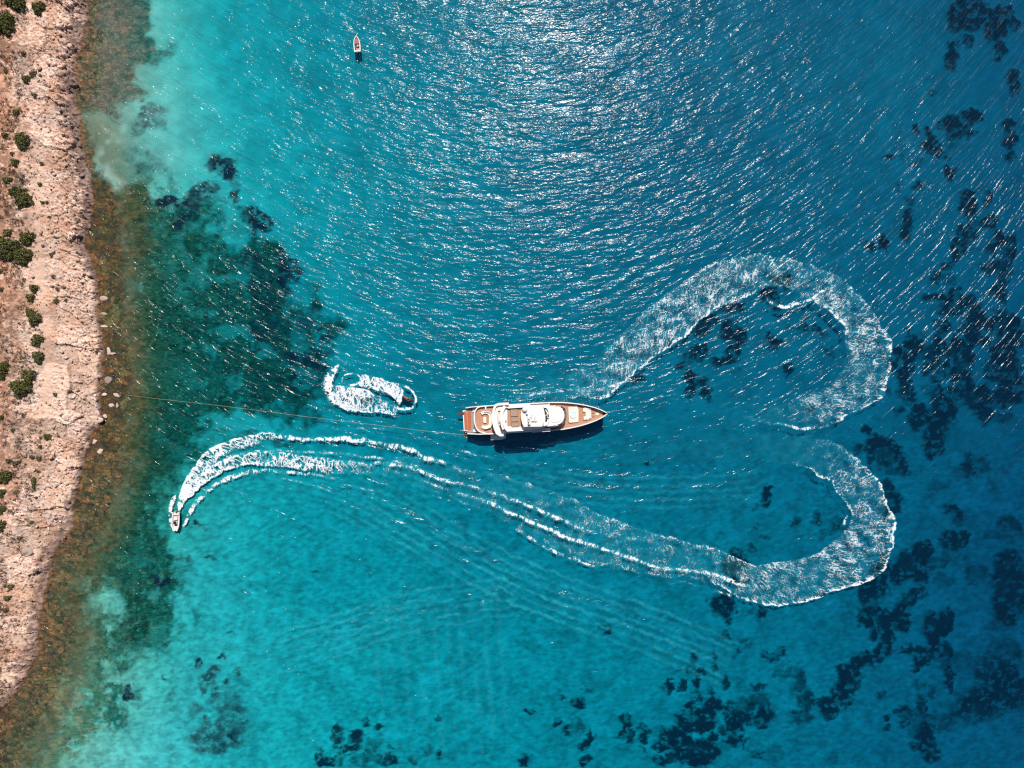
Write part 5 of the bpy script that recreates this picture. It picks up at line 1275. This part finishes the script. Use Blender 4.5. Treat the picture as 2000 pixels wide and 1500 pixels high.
bm = bmesh.new(); box(bm, -2.85, -.22, .15, -2.42, .22, .95, .08); box(bm, -2.75, -.1, -.5, -2.6, .1, .15); bm_obj('outboard_motor', bm, M['grey'], td)

# ------------------------------------------------------------------ small anchored boat in the north
bp_ = W(698, 88)
sb = empty('dinghy', (bp_.x, bp_.y, 0), R(94)); sb.scale = (.94, .92, .94)
tag(sb, 'small white boat with red brown inside, alone on the glittering water', 'dinghy')
hbS = lambda u: ipl(u, [(-2.1, .88), (-1, .95), (.3, .92), (1.0, .76), (1.6, .48), (2.0, .2), (2.15, .08)])
bm = bmesh.new()
sc_ = hull_loft(bm, [-2.1, -1.4, -.6, 0, .5, 1.0, 1.4, 1.7, 1.9, 2.05, 2.15], hbS, lambda u: .7 + .12 * max(u, 0), lambda u: ipl(u, [(-2.1, .3), (1.2, .3), (2.15, -.3)]), wl=.8, cap=.24, zin=lambda u: .2)
bm.faces.new(sc_[0]); bm.faces.new(sc_[-1][::-1])
bm_obj('hull', bm, M['white'], sb)
bm = bmesh.new(); prism(bm, [(-2.0, -.68), (.5, -.66), (1.3, -.36), (1.7, -.1), (1.7, .1), (1.3, .36), (.5, .66), (-2.0, .68)], .15, .22); bm_obj('floor', bm, M['wood_dark'], sb)
bm = bmesh.new(); prism(bm, [(.55, -.6), (1.15, -.4), (1.65, -.12), (1.65, .12), (1.15, .4), (.55, .6)], .22, .55); bm_obj('fore_deck', bm, M['wood_red'], sb)
bm = bmesh.new(); box(bm, .2, -.62, .4, .5, .62, .5); bm_obj('thwart', bm, simple('brown_bench', (.36, .2, .14), .7), sb)
bm = bmesh.new(); box(bm, -.75, -.42, .22, -.25, -.02, .75, .08); bm_obj('console', bm, simple('mauve_console', (.45, .36, .38), .5), sb)
bm = bmesh.new(); box(bm, -1.55, -.62, .22, -1.2, .3, .55, .05); bm_obj('stern_bench', bm, simple('peach_cushion', (.6, .36, .26), .8), sb)
bm = bmesh.new(); box(bm, -2.08, -.86, .5, -1.75, .7, .68, .05); bm_obj('stern_deck', bm, M['white'], sb)
bm = bmesh.new(); box(bm, -2.5, -.2, .2, -2.12, .2, .95, .08); box(bm, -2.4, -.08, -.5, -2.28, .08, .2); bm_obj('outboard_motor', bm, M['black'], sb)

# ------------------------------------------------------------------ water scooter and its rider
jp = W(797, 779.5)
JA = R(-20)
js = empty('water_scooter', (jp.x, jp.y, .05), JA)
tag(js, 'black water scooter in white foam left of the yacht', 'water scooter')
hbJ = lambda u: ipl(u, [(-1.55, .48), (-.8, .56), (.3, .58), (.9, .5), (1.35, .3), (1.6, .1)])
bm = bmesh.new(); secs = []
for u in [-1.55, -1.1, -.6, 0, .5, .9, 1.2, 1.4, 1.6]:
    h = hbJ(u); zt = ipl(u, [(-1.55, .28), (-.2, .32), (.8, .55), (1.6, .42)])
    secs.append([bm.verts.new(p) for p in [(u, 0, -.25 if u < 1.3 else .1), (u, h * .8, -.1 if u < 1.3 else .2), (u, h, .22), (u, h * .75, zt), (u, 0, zt + .06), (u, -h * .75, zt), (u, -h, .22), (u, -h * .8, -.1 if u < 1.3 else .2)]])
for a, b in zip(secs[:-1], secs[1:]):
    for k in range(8): bm.faces.new((a[k], a[(k + 1) % 8], b[(k + 1) % 8], b[k]))
bm.faces.new(secs[0]); bm.faces.new(secs[-1][::-1])
bm_obj('hull', bm, M['black'], js, smooth=True)
bm = bmesh.new(); prism(bm, rounded(rect(-1.2, -.19, .3, .19), .12, 3), .35, .72, taper=.9); bm_obj('saddle', bm, simple('dark_saddle', (.05, .03, .03), .7), js)
bm = bmesh.new(); prism(bm, rounded([(.35, -.28), (1.2, -.2), (1.35, 0), (1.2, .2), (.35, .28)], .1, 3), .5, .82, taper=.7); bm_obj('front_cowl', bm, M['purple'], js)
bm = bmesh.new(); tube(bm, (.42, -.4, .95), (.5, -.1, .92), .03); tube(bm, (.5, -.1, .92), (.5, .1, .92), .05); tube(bm, (.42, .4, .95), (.5, .1, .92), .03); tube(bm, (.55, 0, .78), (.5, 0, .92), .06)
bm_obj('handlebar', bm, M['grey'], js)

def skin_obj(name, verts, edges, radii, mat, parent, root=0, sub=2):
    me = bpy.data.meshes.new(name)
    me.from_pydata(verts, edges, [])
    o = link(name, me, mat, parent)
    md_ = o.modifiers.new('skin', 'SKIN')
    sv = me.skin_vertices[0].data if me.skin_vertices else None
    if sv is None:
        me.attributes  # noqa
    for i, r_ in enumerate(radii):
        d = me.skin_vertices[0].data[i]
        d.radius = (r_, r_) if not isinstance(r_, tuple) else r_
        d.use_root = (i == root)
    md_.use_smooth_shade = True
    s_ = o.modifiers.new('sub', 'SUBSURF'); s_.levels = 1; s_.render_levels = sub
    return o

rider = empty('person', (jp.x, jp.y, .05), JA)
tag(rider, 'person in an orange brown vest riding the black water scooter', 'person')
V = []; E = []; RR = []
def vtx(p, r_, prev=None):
    V.append(p); RR.append(r_)
    if prev is not None: E.append((prev, len(V) - 1))
    return len(V) - 1
pel = vtx((-.42, 0, .84), (.15, .13))
ab = vtx((-.34, 0, 1.02), (.13, .11), pel)
ch = vtx((-.20, 0, 1.26), (.16, .12), ab)
nb = vtx((-.10, 0, 1.42), (.07, .07), ch)
nk = vtx((-.06, 0, 1.50), .055, nb)
hd = vtx((-.02, 0, 1.60), (.085, .095), nk)
ht = vtx((-.02, 0, 1.70), (.07, .085), hd)
ns = vtx((.075, 0, 1.60), .022, hd)
for s in (1, -1):
    sh = vtx((-.14, s * .19, 1.36), .06, nb)
    el = vtx((.10, s * .36, 1.12), .045, sh)
    wr = vtx((.36, s * .33, 1.0), .032, el)
    pm = vtx((.42, s * .33, .985), (.042, .024), wr)
    for k, dy in enumerate((-.03, -.01, .01, .03)):
        f1_ = vtx((.475, s * (.33 + dy), .985), .011, pm)
        f2_ = vtx((.495 + .004 * (k % 2), s * (.33 + dy), .95), .010, f1_)
        vtx((.46, s * (.33 + dy), .925), .009, f2_)
    th = vtx((.41, s * .285, .965), .012, pm); vtx((.44, s * .27, .935), .010, th)
    hip = vtx((-.36, s * .11, .80), .10, pel)
    kn = vtx((.10, s * .30, .74), .07, hip)
    an = vtx((-.05, s * .36, .42), .045, kn)
    vtx((.10, s * .37, .38), .035, an)
skin_obj('body', V, E, RR, M['skin'], rider)
skin_obj('life_vest', [(-.36, 0, .98), (-.28, 0, 1.14), (-.19, 0, 1.27), (-.12, 0, 1.38), (-.15, .13, 1.34), (-.15, -.13, 1.34)], [(0, 1), (1, 2), (2, 3), (3, 4), (3, 5)], [(.16, .15), (.17, .15), (.19, .155), (.12, .10), .08, .08], M['vest'], rider)
skin_obj('shorts', [(-.43, 0, .86), (-.36, .12, .81), (-.10, .22, .77), (-.36, -.12, .81), (-.10, -.22, .77)], [(0, 1), (1, 2), (0, 3), (3, 4)], [(.175, .15), .125, .105, .125, .105], M['shorts'], rider)
bm = bmesh.new(); ball(bm, (-.045, 0, 1.68), .105, 1.0, .95, .85); bm_obj('hair', bm, M['hair'], rider, smooth=True)

# ------------------------------------------------------------------ shore plants
rng = np.random.default_rng(5)
M['leaf'] = attr_mat('bush_leaves', 'col', .75, .08, 6.0)
M['dry'] = attr_mat('dry_twigs', 'col', .9, .1, 6.0)
def leaf_cloud(lobes, n_per_m2=150, size=.16, pal=((.055, .068, .02), (.17, .165, .06))):
    """lobes: (x,y,z0,rx,ry,h) in local metres; returns co, faces, colours"""
    CO = []; CL = []
    p0 = np.array(pal[0]); p1 = np.array(pal[1])
    for (lx, ly, lz, rx, ry, hh) in lobes:
        n = int(PI * rx * ry * n_per_m2) + 20
        th = rng.uniform(0, 2 * PI, n); ph = np.arccos(rng.uniform(-.1, 1, n))
        rr = rng.uniform(.55, 1.0, n) ** .5
        lump = 1 + .22 * np.sin(3 * th + lx * 5) * np.sin(ph) + .14 * np.sin(7 * th + 3 * ph + ly * 3) + .1 * np.sin(11 * th - 5 * ph)
        c = np.stack([lx + rx * rr * lump * np.sin(ph) * np.cos(th), ly + ry * rr * lump * np.sin(ph) * np.sin(th), lz + hh * rr * lump * np.cos(ph)], 1)
        a = rng.normal(size=(n, 3)); a /= np.linalg.norm(a, axis=1)[:, None]
        b = np.cross(a, rng.normal(size=(n, 3))); b /= np.linalg.norm(b, axis=1)[:, None]
        s = size * rng.uniform(.6, 1.3, n)[:, None]
        CO.append(np.stack([c - a * s - b * s * .5, c + a * s * .2 - b * s * .7, c + a * s + b * s * .4, c - a * s * .1 + b * s * .7], 1).reshape(-1, 3))
        clump = .5 + .5 * np.sin(2.3 * c[:, 0] * 1.7 + 1.3 + lx) * np.sin(2.9 * c[:, 1] * 1.5 + c[:, 2] * 2)
        t_ = np.clip(.65 * clump + .45 * rng.random(n), 0, 1)[:, None]
        CL.append(np.repeat(p0 + (p1 - p0) * t_, 4, axis=0))
    co = np.concatenate(CO); cl = np.concatenate(CL)
    return co, np.arange(len(co)).reshape(-1, 4), cl

def plant(px, py, lobes_px, label, group, cat='bush', name='bush', pal=None, size=.16, dens=170):
    p = WT(px, py)
    lobes = []
    for (dx, dy, rx, ry) in lobes_px:
        rx *= S * .98; ry *= S * .98
        q = WT(px + dx, py + dy)
        lobes.append((q.x - p.x, q.y - p.y, q.z - p.z, rx, ry, min(rx, ry) * .85 + .12))
    kw = {} if pal is None else {'pal': pal}
    co, f, cl = leaf_cloud(lobes, dens, size, **kw)
    me = raw_mesh(name, co, f); set_col(me, 'col', cl)
    o = link(name, me, M['leaf'])
    o.location = p
    tag(o, label, cat, group)
    return o
GR = 'green bushes on the slope'
BUSH = [
    (35, 8, [(-4, -4, 17, 14), (6, 4, 12, 14)], 'large dark green bush at the top edge of the slope'),
    (77, 18, [(0, 0, 12, 13), (4, -5, 8, 8)], 'round olive bush near the top, right of the larger one'),
    (13, 48, [(-2, 0, 19, 21), (6, -8, 10, 10)], 'biggest round dark bush in the upper left corner'),
    (45, 276, [(0, 2, 13, 15), (-3, -9, 9, 8)], 'egg shaped dark green bush alone beside pale rubble in the upper slope'),
    (42, 387, [(5, 2, 15, 17), (-12, -12, 11, 10)], 'broad olive bush with a tail to its upper left'),
    (55, 465, [(0, 0, 13, 13), (-6, 2, 9, 9)], 'rounded bush joined to the right of the largest dark clump'),
    (14, 486, [(0, 0, 24, 20), (-8, -10, 16, 14), (10, 8, 14, 12)], 'largest dark clump of bush, at the left edge'),
    (46, 500, [(0, 0, 15, 16), (-4, 8, 11, 9)], 'bush touching the lower right of the largest clump'),
    (67, 563, [(0, 0, 8, 8)], 'small green bush, upper one of a close pair'),
    (60, 581, [(0, 0, 8, 7)], 'small green bush, lower one of a close pair'),
    (66, 619, [(2, 3, 12, 13), (-6, -8, 9, 9)], 'slanted bright green bush above a chain of three'),
    (74, 665, [(2, -3, 9, 9), (-3, 6, 8, 7)], 'upper of two same sized round green bushes in a chain'),
    (75, 697, [(0, 0, 10, 11)], 'lower of two same sized round green bushes, brighter green'),
    (4, 722, [(0, 0, 13, 17), (6, -6, 8, 9)], 'tall green bush cut by the left edge'),
    (57, 735, [(0, 0, 12, 14)], 'upper part bush of a tall two lobed clump'),
    (42, 757, [(2, 2, 17, 16), (-12, -4, 10, 10)], 'wide dark bush at the bottom of the two lobed clump'),
    (10, 930, [(0, 0, 12, 12), (-6, 4, 9, 10)], 'round dark bush at the left edge beside grey rubble'),
    (3, 962, [(0, 0, 8, 8)], 'dark bush at the left edge under the round one'),
    (2, 995, [(0, 0, 9, 8)], 'low dark bush at the left edge, second from the bottom'),
    (2, 1026, [(0, 0, 9, 12)], 'dark upright bush, lowest one on the left edge'),
    (92, 853, [(0, 0, 6, 6), (5, 3, 4, 3)], 'small dark bush amid orange ground below the rope'),
    (15, 352, [(0, 0, 9, 6)], 'flat small bush at the left above the broad olive bush'),
    (17, 454, [(0, 0, 8, 7)], 'small olive bush just above the largest dark clump'),
    (30, 318, [(0, 0, 7, 7)], 'small round bush below the egg shaped one'),
    (33, 220, [(0, 0, 7, 6)], 'small green bush on brown scrub in the upper slope'),
    (66, 943, [(0, 0, 4, 12)], 'narrow upright strip of green shrub on pale rubble'),
]
for px, py, lb, label in BUSH:
    plant(px, py, lb, label, GR)
TUFT = [(68, 187, 5), (78, 360, 4), (84, 396, 4), (97, 424, 3), (92, 395, 3), (102, 498, 5), (104, 540, 4), (113, 565, 4), (110, 588, 5), (126, 562, 3), (128, 586, 3), (82, 320, 4), (52, 155, 8), (47, 105, 5), (64, 145, 6),
        (12, 140, 4), (84, 700, 3), (78, 872, 4), (80, 855, 3), (76, 895, 5), (62, 892, 4), (30, 905, 6), (17, 900, 5), (38, 902, 4), (62, 1020, 4), (40, 1050, 5), (22, 1146, 6), (14, 1168, 6), (10, 1192, 5), (4, 1225, 4), (16, 1146, 3),
        (71, 972, 3), (74, 920, 3), (3, 565, 5), (1, 530, 5), (2, 815, 5), (25, 840, 4), (108, 770, 4), (84, 480, 3), (10, 265, 6), (24, 300, 4), (42, 350, 3)]
LM = {(35, 8): 'top edge bush', (77, 18): 'round olive top bush', (13, 48): 'big corner bush', (45, 276): 'egg shaped bush', (42, 387): 'broad olive bush', (14, 486): 'largest dark clump', (67, 563): 'close pair of bushes',
      (66, 619): 'slanted bright bush', (74, 665): 'chain of round bushes', (42, 757): 'two lobed clump', (92, 853): 'lone bush below the rope', (10, 930): 'round bush by grey rubble', (2, 1026): 'lowest edge bush', (50, 1078): 'grey rock dome', (33, 220): 'small bush on brown scrub', (4, 722): 'tall edge bush'}
used = {}
def tuft_label(px, py, r_):
    (bx, by), nm = min(LM.items(), key=lambda k: math.dist(k[0], (px, py)))
    dx, dy = px - bx, py - by
    v = 'above' if dy < 0 else 'below'; h_ = 'right of' if dx > 0 else 'left of'
    rel = h_ if abs(dx) > 1.6 * abs(dy) else v if abs(dy) > 1.6 * abs(dx) else v + ' and ' + h_
    sz = 'tiny' if r_ <= 3 else 'small' if r_ <= 4 else 'modest'
    k = (sz, rel, nm); used[k] = used.get(k, 0) + 1
    far = ['', 'next ', 'farther '][min(used[k] - 1, 2)]
    return f'{far}{sz} green tuft {rel} the {nm}'
for px, py, r_ in sorted(TUFT, key=lambda t: min(math.dist((t[0], t[1]), k) for k in LM)):
    plant(px, py, [(0, 0, r_, r_ * .9)], tuft_label(px, py, r_), 'small green tufts on the slope', 'shrub', 'shrub', pal=((.075, .075, .03), (.14, .13, .055)), size=.12, dens=200)

# dry brown scrub, uncountable
CO = []; CL = []; nn = 0
for k in range(8500):
    py = rng.uniform(-60, 1560)
    lim = np.interp(py, [0, 100, 250, 480, 560, 700, 760, 850, 1040, 1100, 1500], [40, 55, 62, 55, 72, 70, 60, 85, 60, 25, 5])
    px = rng.uniform(-70, lim + 22)
    if rng.random() > np.clip(1.1 - (px - lim + 25) / 45, .06, 1): continue
    if vn(np.array([px / 22.0]), np.array([py / 22.0]), 77)[0] < .40: continue
    p = WT(px, py)
    r_ = .12 + .5 * rng.random() ** 2
    n = int(8 + 60 * r_)
    c = np.array([p.x, p.y, p.z]) + rng.normal(size=(n, 3)) * np.array([r_, r_, r_ * .5]) * .6 + np.array([0, 0, r_ * .4])
    a = rng.normal(size=(n, 3)); a /= np.linalg.norm(a, axis=1)[:, None]
    b = np.cross(a, rng.normal(size=(n, 3))); b /= np.linalg.norm(b, axis=1)[:, None]
    s = .11 * rng.uniform(.6, 1.2, n)[:, None]
    CO.append(np.stack([c - a * s, c - b * s * .5, c + a * s, c + b * s * .5], 1).reshape(-1, 3))
    base = np.array([(.10, .065, .055), (.085, .075, .035), (.14, .08, .06)][rng.integers(3)])
    CL.append(np.repeat(np.clip(base * rng.uniform(.6, 1.3, n)[:, None], 0, 1), 4, axis=0))
co = np.concatenate(CO); cl = np.concatenate(CL)
me = raw_mesh('dry_scrub', co, np.arange(len(co)).reshape(-1, 4)); set_col(me, 'col', cl)
tag(link('dry_scrub', me, M['dry']), 'low dry brown scrub scattered over orange soil', 'scrub', kind='stuff')

# ------------------------------------------------------------------ loose rocks
def rock_verts(seed, flat=.6, sub=1):
    bm = bmesh.new(); bmesh.ops.create_icosphere(bm, subdivisions=sub, radius=1)
    r_ = np.random.default_rng(seed)
    co = np.array([v.co[:] for v in bm.verts]); fc = np.array([[v.index for v in f.verts] for f in bm.faces])
    bm.free()
    # chop with random planes for a broken, angular look
    for _ in range(13):
        nrm = r_.normal(size=3); nrm /= np.linalg.norm(nrm); d = r_.uniform(.38, .75)
        over = co @ nrm - d
        co = co - np.clip(over, 0, None)[:, None] * nrm
    co[:, 2] *= flat
    return co, fc
RV = [rock_verts(k, sub=2) for k in range(8)]
M['rock'] = attr_mat('loose_rock', 'col', .95, .09, 3.0, .03)
CO = []; FC = []; CL = []; nv = 0
RS = [rock_verts(50 + k, sub=1) for k in range(8)]
for k in range(3800):
    py = rng.uniform(-60, 1560)
    sx = float(shore_x(py))
    px = sx + 4 - abs(rng.normal()) * 60 - rng.uniform(0, 30)
    if px < -70: continue
    strip = abs(px - (88 + 12 * math.sin(py / 90.0))) < 14 and 330 < py < 860
    if strip and rng.random() < .8: continue
    r_ = (.12 + .50 * rng.random() ** 4) * (.7 if px < 60 else 1.0)
    if rng.random() < .02 and px > 70: r_ = rng.uniform(.5, .8)
    p = WT(px, py)
    v0, f0 = RS[rng.integers(8)]
    an = rng.uniform(0, 2 * PI); ca, sa_ = math.cos(an), math.sin(an)
    v = v0 * np.array([r_ * rng.uniform(.9, 1.6), r_ * rng.uniform(.6, 1.0), r_ * rng.uniform(.8, 1.2)])
    v = np.stack([v[:, 0] * ca - v[:, 1] * sa_, v[:, 0] * sa_ + v[:, 1] * ca, v[:, 2]], 1) + np.array([p.x, p.y, p.z + r_ * .15])
    CO.append(v); FC.append(f0 + nv); nv += len(v)
    inl = (sx - px) * S
    bw = float(np.interp(py, [0, 250, 480, 560, 800, 840, 1000, 1080, 1300, 1500], [5.4, 5.2, 4.0, 1.2, .8, 2.2, 2.4, 5.0, 4.2, 2.8]))
    base = np.array([(.56, .41, .33), (.50, .34, .26), (.60, .48, .41), (.44, .28, .2)][rng.integers(4)])
    if inl < bw * rng.uniform(.6, 1.25): base = np.array((.19, .135, .12)) * rng.uniform(.7, 1.4)
    CL.append(np.repeat((base * rng.uniform(.8, 1.15))[None], len(v), 0))
me = raw_mesh('loose_rubble', np.concatenate(CO), np.concatenate(FC)); set_col(me, 'col', np.clip(np.concatenate(CL), 0, .8))
tag(link('loose_rubble', me, M['rock']), 'broken pale limestone rubble strewn over the shore', 'rubble', kind='stuff')

GB2 = 'boulders at the water edge'
BLD = [  # px,py, rx, ry (px), height m, angle, tone, label
    (227, 771, 10, 6, .8, -12, 1, 'grey angular boulder in orange shallows at the rope end'),
    (203, 770, 8, 6, .8, 20, 1.25, 'pale boulder left of the grey one by the rope end'),
    (230, 792, 5, 9, .8, 8, .95, 'upright narrow grey boulder just below the rope'),
    (219, 791, 7, 6, .7, 0, 1.1, 'squat pale boulder beside the upright narrow one'),
    (210, 744, 13, 9, .5, 4, .62, 'flat brown purple slab in the orange shallows above the rope'),
    (213, 685, 6, 14, .8, 12, 1.15, 'tall pale slab forming the stem of a cross shape'),
    (218, 691, 13, 4, .8, 0, 1.1, 'long narrow pale slab crossing the tall one'),
    (200, 584, 12, 7, .6, 3, .85, 'rounded grey slab at the edge of the orange shallows'),
    (202, 637, 12, 4, .6, 2, 1.15, 'thin whitish slab jutting into the orange shallows'),
    (202, 612, 10, 5, .5, 0, .75, 'brownish slab just above the thin whitish one'),
    (156, 780, 7, 8, .9, 0, 1.2, 'rounded light boulder standing back on the pale rock shelf'),
    (146, 785, 5, 4, .7, 30, 1.2, 'small light boulder left of the rounded one on the shelf'),
    (141, 795, 8, 6, .8, -25, 1.15, 'slanting pale boulder below the small light one'),
    (120, 686, 7, 4, .7, -20, 1.15, 'oblong pale block among rubble inland of the cross slabs'),
    (128, 816, 10, 7, .7, 5, 1.05, 'pale block group leader on the shelf below the rope'),
    (192, 822, 11, 8, .8, 15, 1.2, 'bright broken boulder at the point south of the rope'),
    (190, 805, 8, 7, .8, -15, 1.15, 'bright boulder directly above the broken one at the point'),
    (205, 812, 7, 6, .6, -15, 1.1, 'bright low boulder on the water side of the point'),
    (186, 862, 9, 7, .7, 30, 1.15, 'whitish boulder atop the jagged white outcrop'),
    (196, 880, 8, 7, .7, 40, 1.1, 'whitish boulder at the foot of the jagged outcrop'),
    (50, 1080, 19, 12, .7, -6, .80, 'big smooth pinkish grey dome of rock on the lower slope'),
]
for k, (px, py, rx, ry, hh, an, tone, lb) in enumerate(BLD):
    p = WT(px, py)
    zb = max(min(p.z, 1.6), -.2)
    p = W(px, py, zb)
    v0, f0 = RV[k % 8]  # chopped block
    v = v0 * np.array([rx * S, ry * S, hh])
    a = R(an); ca, sa_ = math.cos(a), math.sin(a)
    v = np.stack([v[:, 0] * ca - v[:, 1] * sa_, v[:, 0] * sa_ + v[:, 1] * ca, v[:, 2]], 1)
    me = raw_mesh('boulder', v, f0)
    base = np.clip(np.array((.48, .365, .31)) * tone, 0, .62)
    set_col(me, 'col', np.repeat(base[None], len(v), 0) * rng.uniform(.9, 1.08, (len(v), 1)))
    o = link('boulder', me, M['rock']); o.location = (p.x, p.y, zb + .05)
    tag(o, lb, 'boulder', GB2)
